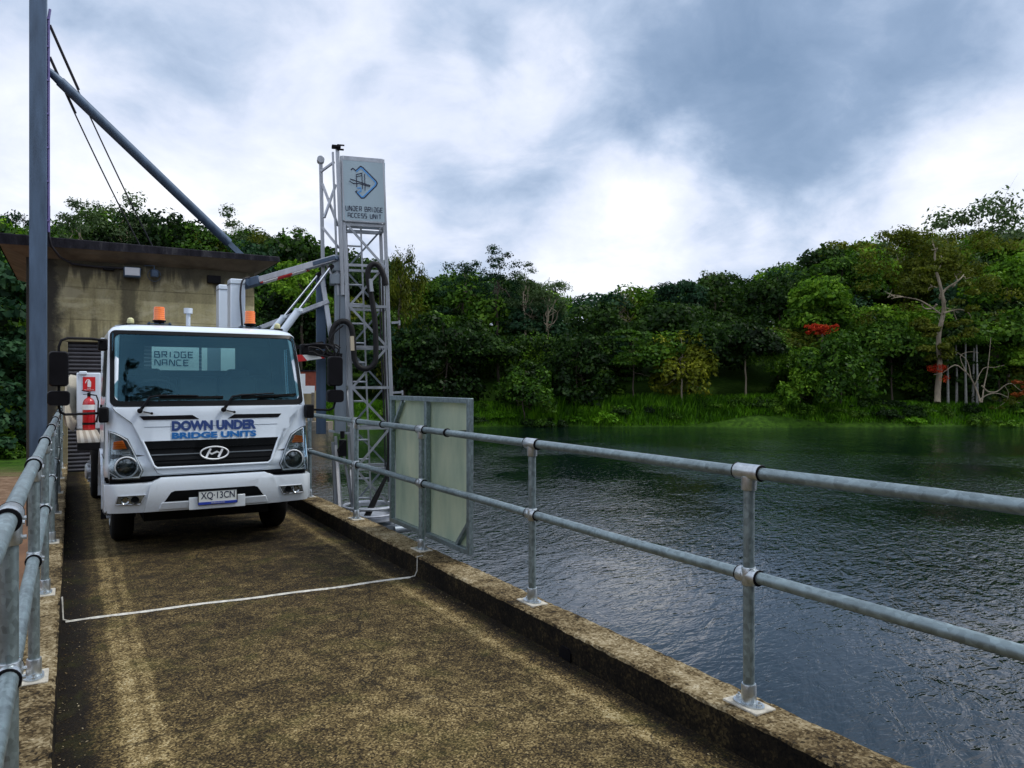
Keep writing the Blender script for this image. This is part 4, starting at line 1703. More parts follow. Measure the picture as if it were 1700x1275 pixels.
# --- headlamps
hp = [(.962, 1.235), (.905, 1.22), (.855, 1.19), (.79, 1.15), (.745, 1.05), (.655, .835), (.690, .758), (.962, .760)]
for s in (-1, 1):
    pp = hp if s > 0 else mir(hp)
    h = P(pp, .003, .006, 'headlight', 'housing', truck)
    cx, cz = s * .808, .880
    rimb = MB()
    # chrome brow along the slanted inner edge
    loop = [(.955, 1.222), (.905, 1.205), (.855, 1.178), (.800, 1.138), (.757, 1.05), (.670, .835), (.698, .775), (.95, .772)]
    for (a, b), (c, d) in zip(loop, loop[1:]):
        for k in range(3):
            p = S(s * (a + (c - a) * k / 3), b + (d - b) * k / 3, .017)
            q = S(s * (a + (c - a) * (k + 1) / 3), b + (d - b) * (k + 1) / 3, .017)
            rimb.tube([p, q], .0055, 6)
    for (a, b), (c, d) in (((.955, 1.03), (.775, 1.02)), ((.955, .985), (.77, .995)), ((.95, .80), (.90, .77)), ((.95, .83), (.87, .77)), ((.95, 1.22), (.955, .77))):
        rimb.bar(S(s * a, b, .014), S(s * c, d, .014), .010, .008)
    rimb.build('lamp_trim', 'satin', h)
    lp = MB()
    c0 = S(cx, cz, .012)
    lp.lathe([(.100, .0), (.104, -.012), (.098, -.020), (.088, -.008), (.06, .012), (.02, .02)], c0, 'Y', 28)
    lp.build('reflector', 'reflector', h)
    rg = MB()
    rg.tube([c0 + Vector((.097 * math.cos(a), -.016, .097 * math.sin(a))) for a in [2 * math.pi * k / 32 for k in range(33)]], .0075, 8, cap=False)
    rg.build('lamp_ring', 'satin', h)
    pj = MB()
    pj.lathe([(.084, -.004), (.078, -.016), (.05, -.026), (.02, -.030), (.004, -.031)], c0, 'Y', 28)
    pj.build('bulb_cover', mat_simple('dark lamp glass', (0.08, 0.10, 0.11), 0.10, 0.7, 0.5, 26, coat=.6) if s < 0 else bpy.data.materials['dark lamp glass'], h)
    am = MB()
    vs, fs = patch([(s * a, b) for a, b in ([(.80, 1.055), (.925, 1.052), (.915, 1.125), (.835, 1.135)])][::s], .011, .018)
    am.add(vs, fs)
    am.build('indicator', 'amber', h, bev=.006)
    gl = MB()
    vs, fs = patch(pp, .040, .002, .05)
    gl.add(vs, fs)
    gl.build('lens', 'lens', h)

# --- bumper: sculpted bar with centre bulge
bt = [(-1.0, .715), (-.63, .715), (-.575, .722), (-.50, .762), (.50, .762), (.575, .722), (.63, .715), (1.0, .715),
      (.998, .50), (.965, .435), (.5, .425), (-.5, .425), (-.965, .435), (-.998, .50)]


def bsurf(x, z, off):
    t = min(.12, max(0.0, abs(x) - .88))
    y = -.065 + .05 * x * x + .12 - math.sqrt(max(0, .0144 - t * t))
    if z < .55:
        y += (.55 - z) * .25
    if z > .70:
        y += (z - .70) * .3
    return Vector((TX + x, TY + y - off, z))


def bpatch(poly, off, th, name, mat, parent, bev=0.0, step=.08):
    x0, x1 = min(p[0] for p in poly), max(p[0] for p in poly)
    bm = bmesh.new()
    vs = [bm.verts.new((x, 0, z)) for x, z in poly]
    f = bm.faces.new(vs)
    bmesh.ops.triangulate(bm, faces=[f])
    k = -1.0
    while k < 1.0:
        if x0 < k < x1:
            bmesh.ops.bisect_plane(bm, geom=bm.verts[:] + bm.edges[:] + bm.faces[:], dist=1e-5, plane_co=(k, 0, 0), plane_no=(1, 0, 0))
        k += step if abs(k + .03) < .84 else .02
    for k in (.47, .55, .62, .70):
        bmesh.ops.bisect_plane(bm, geom=bm.verts[:] + bm.edges[:] + bm.faces[:], dist=1e-5, plane_co=(0, 0, k), plane_no=(0, 0, 1))
    bm.verts.index_update()
    base = [(v.co.x, v.co.z) for v in bm.verts]
    n = len(base)
    faces = [[v.index for v in f.verts] for f in bm.faces]
    edges = [[v.index for v in e.verts] for e in bm.edges if len(e.link_faces) == 1]
    bm.free()
    mb = MB()
    mb.add([bsurf(x, z, off) for x, z in base] + [bsurf(x, z, off - th) for x, z in base],
           faces + [[i + n for i in reversed(f)] for f in faces] + [[a, b, b + n, a + n] for a, b in edges])
    return mb.build(name, mat, parent, bev=bev, smooth=35)


bu = bpatch(bt, 0, .14, 'bumper', 'paint', truck, bev=.014)
# side returns of the bumper
mb = MB()
for s in (-1, 1):
    mb.box((TX + s * .985, TY + .26, .575), (.03, .40, .27))
mb.build('bumper_return', 'paint', bu, bev=.01)
# raised centre frame with intake
cen = [(-.56, .745), (-.50, .772), (.50, .772), (.56, .745), (.66, .50), (.64, .425), (-.64, .425), (-.66, .50)]
cen = [(-.60, .700), (-.57, .735), (-.505, .756), (.505, .756), (.57, .735), (.60, .700), (.655, .43), (-.655, .43)]
bpatch(cen, .018, .018, 'bumper_centre', 'paint', bu, bev=.008)
inn = [(-.475, .525), (-.415, .615), (-.38, .628), (.38, .628), (.415, .615), (.475, .525)]
bpatch(inn, .022, .006, 'intake', 'gloss_black', bu)
low = [(-.50, .518), (.50, .518), (.53, .445), (-.53, .445)]
bpatch(low, .028, .012, 'bumper_lip', 'paint', bu, bev=.006)
mb = MB()
mb.box((TX + .015, TY - .100, .492), (.54, .012, .125))
pbk = mb.build('plate_bracket', 'paint', bu, bev=.004)
sl2 = [(-.52, .776), (.52, .776), (.60, .722), (.59, .712), (.50, .745), (-.50, .745), (-.59, .712), (-.60, .722)]
bpatch(sl2, -.028, .01, 'gap_shadow', 'black', bu) if False else None
gp = MB()
gp.box((TX, TY + .06, .775), (1.90, .06, .06))
gp.box((TX, TY + .12, .60), (1.90, .10, .30))
gp.build('bumper_backing', 'black', bu)
for s in (-1, 1):
    fp = [(.885, .605), (.64, .605), (.685, .515), (.905, .522)]
    fo_ = bpatch([(s * a, b) for a, b in fp], .008, .01, 'fog_light', 'housing', truck)
    for cx in (.735, .82):
        mb = MB()
        c0 = bsurf(s * cx, .56, .014)
        mb.lathe([(.038, 0), (.036, -.008), (.030, -.002), (.008, .004)], c0, 'Y', 18)
        mb.build('reflector', 'reflector' if cx > .8 else 'gloss_black', fo_)
    mb = MB()
    lp = [(.885, .605), (.64, .605), (.685, .515), (.905, .522)]
    for (a, b), (c, d) in zip(lp, lp[1:] + lp[:1]):
        mb.tube([bsurf(s * a, b, .012), bsurf(s * (a + c) / 2, (b + d) / 2, .012), bsurf(s * c, d, .012)], .005, 6)
    mb.build('fog_light_trim', 'alu', fo_)

# --- number plate
mb = MB()
PXc, PZc = TX + .016, .545
mb.box((PXc, TY - .118, PZc), (.372, .006, .135))
npz = mb.build('number_plate', 'plate', truck, bev=.002)
mb = MB()
mb.box((PXc, TY - .1225, PZc - .056), (.372, .004, .026))
mb.build('plate_band', 'plate_blue', npz)
mb = MB()
for a, b in (((-.186, .0675), (.186, .0675)), ((-.186, -.0675), (.186, -.0675)), ((-.186, -.0675), (-.186, .0675)), ((.186, -.0675), (.186, .0675))):
    mb.bar((PXc + a[0], TY - .119, PZc + a[1]), (PXc + b[0], TY - .119, PZc + b[1]), .009, .008)
mb.build('plate_frame', 'black', npz)
text_fit('plate_letters', 'XQ\u00b713CN', .325, .082, 'ink', lambda a, b, d: (PXc + a, TY - .1222 - d, PZc + .014 + b), npz, .0015)
text_mesh('plate_slogan', 'QUEENSLAND', .014, 'plate', lambda a, b, d: (PXc + a, TY - .127 - d, PZc - .055 + b), npz, sx=1.5, th=.001)

# --- wipers
for (x0, x1, x2, z2) in ((-.685, -.60, .10, 1.555), (.095, .18, .86, 1.575)):
    mb = MB()
    mb.tube([S(x0, 1.425, .04), S(x0 + .03, 1.47, .055), S(x0 + .09, 1.535, .055), S(x1 + .10, 1.552, .052), S((x1 + x2) / 2 + .1, z2 - .002, .042)], [.016, .015, .013, .011, .008], 8)
    wp = mb.build('wiper', 'black', truck)
    mb = MB()
    mb.bar(S(x1 + .10, 1.540, .030), S(x2, z2 - .012, .030), .012, .022)
    mb.build('wiper_blade', 'rubber', wp)
    mb = MB()
    mb.lathe([(.026, 0), (.024, -.03), (.012, -.036)], S(x0, 1.425, .034), 'Y', 14)
    mb.tube([S(x0 + .03, 1.415, .03), S(x0 + .10, 1.40, .035)], .007, 6)
    mb.lathe([(.013, 0), (.012, -.02)], S(x0 + .105, 1.398, .035), 'Y', 10)
    mb.build('wiper_pivot', 'black', wp)

# --- mirrors on tubular arms
for s in (-1, 1):
    mb = MB()
    arm = [(-.965, 2.10, .34), (-1.02, 2.122, .22), (-1.10, 2.128, .12), (-1.30, 2.124, .03), (-1.352, 2.10, .01), (-1.372, 2.04, .0), (-1.372, 1.48, .0), (-1.36, 1.425, .01), (-1.32, 1.402, .03), (-1.12, 1.405, .10), (-1.0, 1.405, .14)]
    mb.tube([(TX - s * x if False else TX + (x if s < 0 else -x), TY + y, z) for x, z, y in arm], .0125, 8)
    if s > 0:
        mb.v = [(p[0] - .112 * max(0.0, min(1.0, (p[0] - TX - 1.0) / .3)), p[1], p[2]) for p in mb.v]
    ar = mb.build('mirror_arm', 'black', truck)
    for nm, zc, hw, hh in (('mirror', 1.832, .082, .165), ('mirror', 1.556, .094, .070)):
        mb = MB()
        x = -1.374 if s < 0 else 1.262
        pts = rrect(-hw, hw, -hh, hh, .035, 5)
        vs, fs = [], []
        prof_m = [(0.0, .80), (.012, .93), (.035, 1.0), (.07, 1.0), (.085, .95)]
        n = len(pts)
        for (dy, sc) in prof_m:
            vs += [(TX + x + a * (1 - (1 - sc) * .5), TY - .045 + dy, zc + b * (1 - (1 - sc) * .35)) for a, b in pts]
        for j in range(len(prof_m) - 1):
            for i in range(n):
                fs.append((j * n + i, j * n + (i + 1) % n, (j + 1) * n + (i + 1) % n, (j + 1) * n + i))
        fs.append(tuple(range(n)))
        fs.append(tuple((len(prof_m) - 1) * n + i for i in reversed(range(n))))
        mb.add(vs, fs)
        mb.build(nm, 'black', ar, smooth=50)
        gm = MB()
        gm.box((TX + x, TY + .0425, zc), (hw * 1.7, .004, hh * 1.8))
        gm.build('mirror_glass', 'chrome', ar)
    mb = MB()
    for z_ in (2.09, 1.40):
        mb.box((TX + s * 1.0, TY + (.30 if z_ > 2 else .10), z_ - .01), (.085, .12, .12 if z_ > 2 else .15))
    mb.build('arm_bracket', 'black', ar, bev=.015)

# --- beacons and marker lamps on the roof
for x, zz in ((-.445, 2.315), (.505, 2.315)):
    mb = MB()
    mb.lathe([(.062, 0), (.060, .02), (.056, .026), (.056, .13), (.050, .146), (.02, .15)], (TX + x, TY + .78, zz + .065), 'Z', 24)
    bc = mb.build('beacon', 'amber', truck, smooth=50)
    mb = MB()
    mb.lathe([(.066, 0), (.068, .012), (.060, .02)], (TX + x, TY + .78, zz + .050), 'Z', 24)
    mb.lathe([(.052, 0), (.052, .03)], (TX + x, TY + .78, zz + .022), 'Z', 16)
    mb.build('beacon_base', 'black', bc)
    mb = MB()
    mb.box((TX + x, TY + .78, zz + .028), (.24, .10, .008))
    for s in (-1, 1):
        mb.box((TX + x + s * .105, TY + .78, zz + .010), (.02, .06, .04))
        mb.lathe([(.010, 0), (.010, .012)], (TX + x + s * .10, TY + .75, zz + .032), 'Z', 6)
    mb.build('beacon_bracket', 'galv_dark', bc)
for x in (-.73, .79):
    mb = MB()
    mb.box((TX + x, TY + .68, 2.318), (.10, .12, .02))
    mk_ = mb.build('marker_lamp', 'black', truck, bev=.006)
    mb = MB()
    mb.lathe([(.032, 0), (.036, .02), (.030, .05), (.014, .062)], (TX + x, TY + .68, 2.328), 'Z', 16)
    mb.build('lamp_lens', mat_simple('clouded yellow lens', (0.62, 0.62, 0.34), 0.3, 0, 0.2, 20) if x < 0 else bpy.data.materials['clouded yellow lens'], mk_)
mb = MB()
mb.tube([(TX + 1.0, TY + .12, 1.42), (TX + 1.06, TY + .05, 2.0), (TX + 1.09, TY + .03, 2.30)], .004, 6)

# --- cab interior
mb = MB()
mb.box((TX, TY + .36, 1.28), (1.84, .42, .36))
mb.box((TX, TY + .80, .98), (1.9, 1.5, .06))
mb.box((TX - .45, TY + .48, 1.50), (.46, .22, .08))
ds = mb.build('dashboard', 'interior', truck, bev=.03)
mb = MB()
mb.box((TX + .05, TY + .24, 1.474), (.16, .10, .02))
mb.box((TX + .32, TY + .24, 1.474), (.22, .12, .012))
mb.build('papers', 'whitevinyl', ds)
for x in (-.50, 0.02, .48):
    mb = MB()
    mb.box((TX + x, TY + 1.05, 1.15), (.46, .48, .16))
    mb.box((TX + x, TY + 1.34, 1.47), (.44, .12, .62), Matrix.Rotation(math.radians(-10), 3, 'X'))
    if x != 0.02:
        mb.box((TX + x, TY + 1.41, 1.80), (.26, .09, .14), Matrix.Rotation(math.radians(-8), 3, 'X'))
    mb.build('seat', 'interior', truck, bev=.04)
mb = MB()
Rw = Matrix.Rotation(math.radians(-40), 3, 'X')
cw = Vector((TX - .50, TY + .66, 1.60))
mb.tube([cw + Rw @ Vector((.20 * math.cos(a), .20 * math.sin(a), 0)) for a in [2 * math.pi * k / 28 for k in range(29)]], .015, 8, cap=False)
for a in (30, 150, 270):
    mb.bar(cw, cw + Rw @ Vector((.20 * math.cos(math.radians(a)), .20 * math.sin(math.radians(a)), 0)), .03, .012)
mb.tube([cw, cw + Rw @ Vector((0, .05, -.35))], .03, 8)
mb.build('steering_wheel', 'interior', truck)

# --- wheels, axles, chassis
for (x, y, dual) in ((-.80, 1.02, 0), (.80, 1.02, 0), (-.80, 4.6, 1), (.80, 4.6, 1)):
    s = 1 if x > 0 else -1
    wdt = .22 if not dual else .46
    mb = MB()
    R_ = .40
    pf = [(.24, -wdt / 2 + .02), (.33, -wdt / 2), (.375, -wdt / 2 + .01), (R_, -wdt / 2 + .04), (R_, wdt / 2 - .04), (.375, wdt / 2 - .01), (.33, wdt / 2), (.24, wdt / 2 - .02)]
    mb.lathe(pf, (TX + x, TY + y, R_), 'X', 40)
    wh = mb.build('tyre', 'rubber', truck)
    for k in (-.06, 0, .06):
        pass
    mb = MB()
    e = s
    x0 = TX + x + s * wdt / 2
    prf = [(.245, -.02 * e), (.24, .004 * e), (.21, -.01 * e), (.17, -.03 * e), (.13, .0), (.12, .05 * e), (.09, .07 * e), (.02, .075 * e)]
    mb.lathe(prf, (x0, TY + y, R_), 'X', 28)
    for k in range(10):
        a = 2 * math.pi * k / 10
        cx = (x0, TY + y + .15 * math.cos(a), R_ + .15 * math.sin(a))
        mb.lathe([(.016, -.02 * e), (.016, .03 * e), (.008, .035 * e)], cx, 'X', 6)
    mb.build('rim', 'alu', wh)
mb = MB()
for s in (-1, 1):
    mb.box((TX + s * .38, TY + 3.1, .72), (.08, 5.6, .20))
mb.box((TX, TY + 1.02, .42), (1.4, .12, .12))
mb.box((TX, TY + 4.6, .42), (1.3, .16, .16))
mb.lathe([(.12, -.15), (.17, -.08), (.17, .08), (.12, .15)], (TX, TY + 4.6, .42), 'X', 18)
mb.box((TX, TY + 1.15, .56), (1.25, 1.5, .58))  # low block added under the cab to darken the deck there
for s in (-1, 1):
    mb.box((TX + s * .80, TY + 1.62, .42), (.36, .02, .56))  # flaps added to keep light from under the cab
    mb.box((TX + s * .80, TY + .50, .62), (.36, .02, .30))
mb.box((TX, TY + 2.8, .60), (1.5, 1.6, .45))
mb.box((TX, TY + .20, .62), (1.7, .04, .22))
mb.box((TX + .60, TY + 2.6, .62), (.30, .9, .34))
mb.build('chassis', 'steel_dark', truck)

# --- tray, headboard with its sign, step and side box
mb = MB()
mb.box((TX, TY + 4.0, .93), (1.92, 4.1, .08))
for k in range(5):
    mb.box((TX, TY + 2.2 + k * .85, .86), (1.9, .06, .08))
tray = mb.build('tray', 'steel_dark', truck)
mb = MB()
HBY = TY + 2.02
for x in (-.93, -.05 - .0, .95):
    mb.box((TX + x, HBY, 1.6), (.07, .05, 1.24))
mb.box((TX, HBY, 2.21), (1.94, .05, .06))
hb = mb.build('headboard', 'paint', truck, bev=.005)
mb = MB()
mb.box((TX - .15, HBY - .035, 1.985), (.54, .012, .34))
mb.box((TX + .185, HBY - .035, 1.985), (.065, .012, .34))
mb.box((TX + .47, HBY - .035, 1.985), (.18, .012, .34))
mb.build('sign_panel', 'cream_sign', hb)
mb = MB()
mb.box((TX + .30, HBY - .033, 1.985), (.16, .010, .36))
mb.build('headboard_mesh', 'alu_dark', hb)
fH = lambda zc: (lambda a, b, d: (TX - .165 + a, HBY - .0415 - d, zc + b))
stroke_text('BRIDGE', .068, .062, .082, .011, fH(2.055)).build('lettering', 'ink', hb, smooth=0)
stroke_text('NANCE', .068, .062, .082, .011, (lambda a, b, d: (TX - .19 + a, HBY - .0415 - d, 1.955 + b))).build('lettering', 'ink', hb, smooth=0)

mb = MB()
mb.box((TX - 1.085, TY + 2.80, .985), (.26, 2.55, .085))
stp = mb.build('side_step', 'steel_dark', truck, bev=.005)
mb = MB()
mb.box((TX - 1.085, TY + 2.80, 1.032), (.255, 2.54, .008))
for k in range(24):
    mb.box((TX - 1.085, TY + 1.60 + k * .105, 1.040), (.24, .045, .010))
mb.build('tread', 'tread', stp)
mb = MB()
mb.box((TX - 1.06, TY + 4.18, 1.45), (.30, .20, .80))
mb.box((TX - 1.13, TY + 4.07, 1.845), (.10, .03, .05))
bx_ = mb.build('side_locker', 'paint', truck, bev=.012)
mb = MB()
mb.box((TX - 1.055, TY + 4.073, 1.69), (.155, .006, .20))
sg = mb.build('extinguisher_sign', 'red', bx_)
mb = MB()
fS = lambda a, b, d: (TX - 1.055 + a, TY + 4.069 - d, 1.69 + b)
mb.prism(rrect(-.020, .024, -.045, .045, .014, 4), fS, 0, .003)
mb.prism([(-.010, .045), (.012, .045), (.010, .062), (-.008, .062)], fS, 0, .003)
strip(mb, [(.0, .064), (-.022, .060), (-.040, .035), (-.044, .012)], .010, fS, 0, .0035)
mb.build('pictogram', 'whitevinyl', sg)
text_mesh('sign_text', 'FIRE', .020, 'whitevinyl', lambda a, b, d: fS(a, b - .062, d + .002), sg, sx=1.2, th=.001)
text_mesh('sign_text', 'EXTINGUISHER', .017, 'whitevinyl', lambda a, b, d: fS(a, b - .083, d + .002), sg, sx=1.05, th=.001)
mb = MB()
tp = [(-1.30, 1.80, 4.4), (-1.33, 1.70, 4.0), (-1.36, 1.30, 3.9), (-1.34, 1.10, 3.95), (-1.26, 1.02, 4.0), (-1.21, 1.2, 4.1), (-1.21, 1.78, 4.4)]
vs, fs = [], []
for j in range(9):
    for (x, z, y) in tp:
        vs.append((TX + x + .02 * math.sin(j * 1.9 + z * 7), TY + y + j * .12, z + .03 * math.sin(j * 1.3)))
for j in range(8):
    for i in range(len(tp)):
        i2 = (i + 1) % len(tp)
        fs.append((j * 7 + i, j * 7 + i2, (j + 1) * 7 + i2, (j + 1) * 7 + i))
fs.append(tuple(range(6, -1, -1)))
fs.append(tuple(56 + i for i in range(7)))
mb.add(vs, fs)
mb.build('canvas_cover', 'tarp', truck, smooth=60)

# fire extinguisher: stands on the step in its bracket
ex = empty('fire_extinguisher', (TX - 1.06, TY + 3.93, 1.045), 'red fire extinguisher standing on the truck side step', 'extinguisher')
mb = MB()
ec = (TX - 1.06, TY + 3.93, 1.045)
mb.lathe([(.070, 0), (.078, .012), (.080, .03), (.080, .36), (.070, .41), (.045, .44), (.022, .455), (.022, .47)], ec, 'Z', 24)
mb.build('cylinder', 'red_tank', ex, smooth=50)
mb = MB()
mb.lathe([(.022, 0), (.022, .05), (.012, .06)], (ec[0], ec[1], 1.51), 'Z', 12)
mb.bar((ec[0] + .02, ec[1], 1.575), (ec[0] - .085, ec[1] - .02, 1.60), .022, .012)
mb.bar((ec[0] + .02, ec[1], 1.55), (ec[0] - .07, ec[1] - .02, 1.545), .02, .010)
mb.build('valve_handle', 'black', ex)
mb = MB()
mb.tube([(ec[0] + .02, ec[1] - .02, 1.54), (ec[0] + .09, ec[1] - .04, 1.53), (ec[0] + .115, ec[1] - .05, 1.45), (ec[0] + .108, ec[1] - .05, 1.25), (ec[0] + .09, ec[1] - .05, 1.15)], [.010, .010, .010, .010, .016], 8)
mb.build('hose', 'black', ex)
mb = MB()
mb.lathe([(.0815, 0), (.0815, .07)], (ec[0], ec[1], 1.33), 'Z', 24)
mb.build('label_band', 'whitevinyl', ex)
mb = MB()
mb.lathe([(.0825, 0), (.0825, .03)], (ec[0], ec[1], 1.12), 'Z', 24)
mb.build('strap', 'black', ex)


# ================================================================== ACCESS MAST (part of the truck)
E1 = Vector((.972, -.235, 0))
E2 = Vector((.235, .972, 0))
MO = Vector((3.317, 10.10, 0))


def Q(u, v, z):
    return MO + E1 * (u - .036 * (z - 1.0)) + E2 * v + Vector((0, 0, z))


def mp(px, py, v=-.08):
    """point of the mast's front plane from the survey photograph"""
    r = (px - 850) / 1260
    z = 2.5
    u = 0.0
    for _ in range(12):
        b = Q(0, v, z)
        # (C X - S Y) = r (S X + C Y), X = b + E1 u
        A = CY * E1.x - SY * E1.y - r * (SY * E1.x + CY * E1.y)
        B = CY * b.x - SY * b.y - r * (SY * b.x + CY * b.y)
        u = -B / A
        p = b + E1 * u
        z = EYE + (637.5 - py) / 1260 * (SY * p.x + CY * p.y)
    return Q(0, v, z) + E1 * u


MW, MD = .556, .50
lat = MB()
mast = None
Rm = Matrix((E1, E2, Vector((0, 0, 1)))).transposed()
for i, (u, v) in enumerate(((0, 0), (MW, 0), (0, MD), (MW, MD))):
    mb = MB()
    mb.bar(Q(u, v, -2.2), Q(u, v, 4.80), .048, .048, up=E2)
    o = mb.build('lattice_mast' if i == 0 else 'chord', 'alu', truck if i == 0 else mast, bev=.004)
    if i == 0:
        mast = o
# frames, rungs and braces
zf = [4.78, 3.88, 3.32, 2.76, 2.20, 1.64, 1.08, .52, -.04]
for k, z in enumerate(zf):
    mb = MB()
    hh = .05 if k in (0, 1, 8) else .035
    mb.bar(Q(0, 0, z), Q(MW, 0, z), .035, hh)
    mb.bar(Q(0, MD, z), Q(MW, MD, z), .035, hh)
    mb.bar(Q(0, 0, z), Q(0, MD, z), .035, hh)
    mb.bar(Q(MW, 0, z), Q(MW, MD, z), .035, hh)
    mb.build('frame', 'alu', mast)
for k in range(1, len(zf) - 1):
    z0, z1 = zf[k], zf[k + 1]
    mb = MB()
    if k % 2:
        mb.bar(Q(.03, -.002, z0), Q(MW - .03, .002, z1), .03, .03)
        mb.bar(Q(-.002, MD, z0), Q(.0, .02, z1), .025, .025)
    else:
        mb.bar(Q(MW - .03, -.002, z0), Q(.03, .002, z1), .03, .03)
        mb.bar(Q(.002, 0.02, z0), Q(.0, MD, z1), .025, .025)
    mb.build('brace', 'alu', mast)
    mb = MB()
    mb.bar(Q(.03 if k % 2 == 0 else MW - .03, MD, z0), Q(MW - .03 if k % 2 == 0 else .03, MD, z1), .025, .025)
    mb.build('brace', 'alu_dark', mast)
for u in (.04, .24):
    mb = MB()
    mb.bar(Q(u, .16, -.1), Q(u, .16, 4.6), .022, .03, up=E2)
    mb.build('ladder_rail', 'alu', mast)
z = .1
while z < 4.5:
    mb = MB()
    mb.tube([Q(.04, .16, z), Q(.24, .16, z)], .013, 8)
    mb.build('rung', 'alu', mast, smooth=50)
    z += .27
# guide mast on the left
mb = MB()
mb.bar(Q(-.055, -.02, 2.9), Q(-.055, -.02, 4.89), .05, .05, up=E2)
mb.build('guide_mast', 'alu', mast, bev=.004)
mb = MB()
mb.bar(Q(-.115, .02, 2.9), Q(-.115, .02, 4.85), .028, .05, up=E2)
mb.build('guide_mast', 'alu', mast, bev=.004)
mb = MB()
mb.box(Q(-.07, -.03, 4.91), (.12, .09, .04), Rm)
mb.box(Q(-.02, -.05, 4.875), (.10, .04, .02), Rm)
mb.box(Q(-.01, -.05, 4.935), (.10, .04, .015), Rm)
mb.build('mast_cap', 'black', mast, bev=.008)
mb = MB()
mb.bar(Q(-.30, .20, 2.7), Q(-.27, .20, 4.74), .05, .05, up=E2)
mb.tube([Q(-.27, .14, 4.78), Q(-.27, .26, 4.78)], .05, 14)
mb.build('rear_guide', 'alu', mast, bev=.004)
for k, (a, b) in enumerate((((-.27, 4.62), (-.10, 4.72)), ((-.26, 4.45), (-.08, 3.85)), ((-.28, 3.85), (-.08, 3.55)), ((-.08, 4.45), (-.26, 3.95)), ((-.28, 3.42), (-.12, 3.05)))):
    mb = MB()
    mb.bar(Q(a[0], .18, a[1]), Q(b[0], .02, b[1]), .028, .028)
    mb.build('brace', 'alu', mast)
mb = MB()
mb.box(Q(-.105, .10, 2.22), (.155, .20, 2.38), Rm)
mb.build('carriage_column', 'alu_dark', mast, bev=.006)
mb = MB()
mb.box(Q(-.115, .08, 3.12), (.195, .24, .14), Rm)
mb.box(Q(-.10, .08, 3.34), (.14, .20, .22), Rm)
mb.build('collar', 'alu_dark', mast, bev=.008)
mb = MB()
mb.box(Q(-.36, .25, 2.10), (.13, .16, 2.2), Rm)
mb.build('carriage_column', 'galv_dark', mast, bev=.006)
for a, b, wd_ in (((-.32, .12, 3.20), (-.22, .02, 2.25), .06), ((-.22, -.02, .98), (-.18, -.02, -.05), .035), ((-.14, .02, .9), (-.02, .02, -.05), .03),
                  ((-.25, .0, .9), (-.25, .0, -.3), .05), ((-.30, .05, 1.05), (.05, .0, 1.0), .05), ((-.25, .0, .62), (.02, .0, .60), .045)):
    mb = MB()
    mb.bar(Q(*a), Q(*b), wd_, .03)
    mb.build('strut', 'alu', mast)
mb = MB()
mb.bar(Q(-.22, -.03, .86), Q(-.20, -.03, -.02), .035, .02)
mb.build('strut', 'pvc', mast)
mb = MB()
mb.box(Q(-.13, -.02, .82), (.10, .12, .22), Rm)
mb.tube([Q(-.13, -.07, .95), Q(-.13, -.07, 1.05)], .03, 10)
mb.tube([Q(-.16, -.09, .62), Q(-.20, -.09, .80), Q(-.12, -.09, .92)], .012, 6)
mb.build('actuator', 'black', mast, bev=.005)
# slewing ring and foot
mb = MB()
for z_, r_ in ((-.02, .014), (-.12, .012)):
    mb.tube([Q(.22 + .36 * math.cos(a), .2 + .36 * math.sin(a), z_) for a in [2 * math.pi * k / 32 for k in range(33)]], r_ * 1.6, 8, cap=False)
mb.lathe([(.30, -.20), (.36, -.18), (.36, -.13), (.30, -.12)], Q(.22, .2, -.02), 'Z', 32)
mb.build('slewing_ring', 'alu', mast)
mb = MB()
mb.box(Q(.30, .1, -.32), (.62, .30, .10), Rm)
mb.lathe([(.05, 0), (.05, .25)], Q(.52, -.1, -.32), 'X', 14)
mb.box(Q(.10, .1, -.8), (.5, .4, .9), Rm)
mb.build('mast_foot', 'alu_dark', mast)
mb = MB()
mb.tube([mp(643, 788, -.05), mp(622, 830, -.06), mp(607, 862, -.07)], [.020, .040, .045], 12)
mb.tube([mp(651, 640, .02), mp(648, 740, -.02), mp(643, 790, -.05)], [.03, .032, .03], 10)
mb.build('damper', 'hose', mast)
# outer cable and brackets on the right
for dx in (0, 5):
    mb = MB()
    mb.tube([mp(630 + dx, 455, .2), mp(632 + dx, 560, .2), mp(638 + dx, 700, .2), mp(640 + dx, 800, .2)], .010 + .004 * (dx > 0), 6)
    mb.build('cable', 'cable', mast)
for (a, b) in ((536, 663), (652, 668)):
    mb = MB()
    mb.bar(mp(650, a, 0), mp(b, a - 1, -.02), .03, .03)
    mb.bar(mp(b, a + 4, 0), mp(b, a - 4, 0), .02, .02)
    mb.build('bracket', 'alu', mast)


def smoothpath(pts, k=4):
    out = []
    n = len(pts)
    for i in range(n - 1):
        p0, p1, p2, p3 = pts[max(0, i - 1)], pts[i], pts[i + 1], pts[min(n - 1, i + 2)]
        for q in range(k):
            t = q / k
            out.append(0.5 * ((2 * p1) + (p2 - p0) * t + (2 * p0 - 5 * p1 + 4 * p2 - p3) * t * t + (3 * p1 - p0 - 3 * p2 + p3) * t ** 3))
    out.append(pts[-1])
    return out


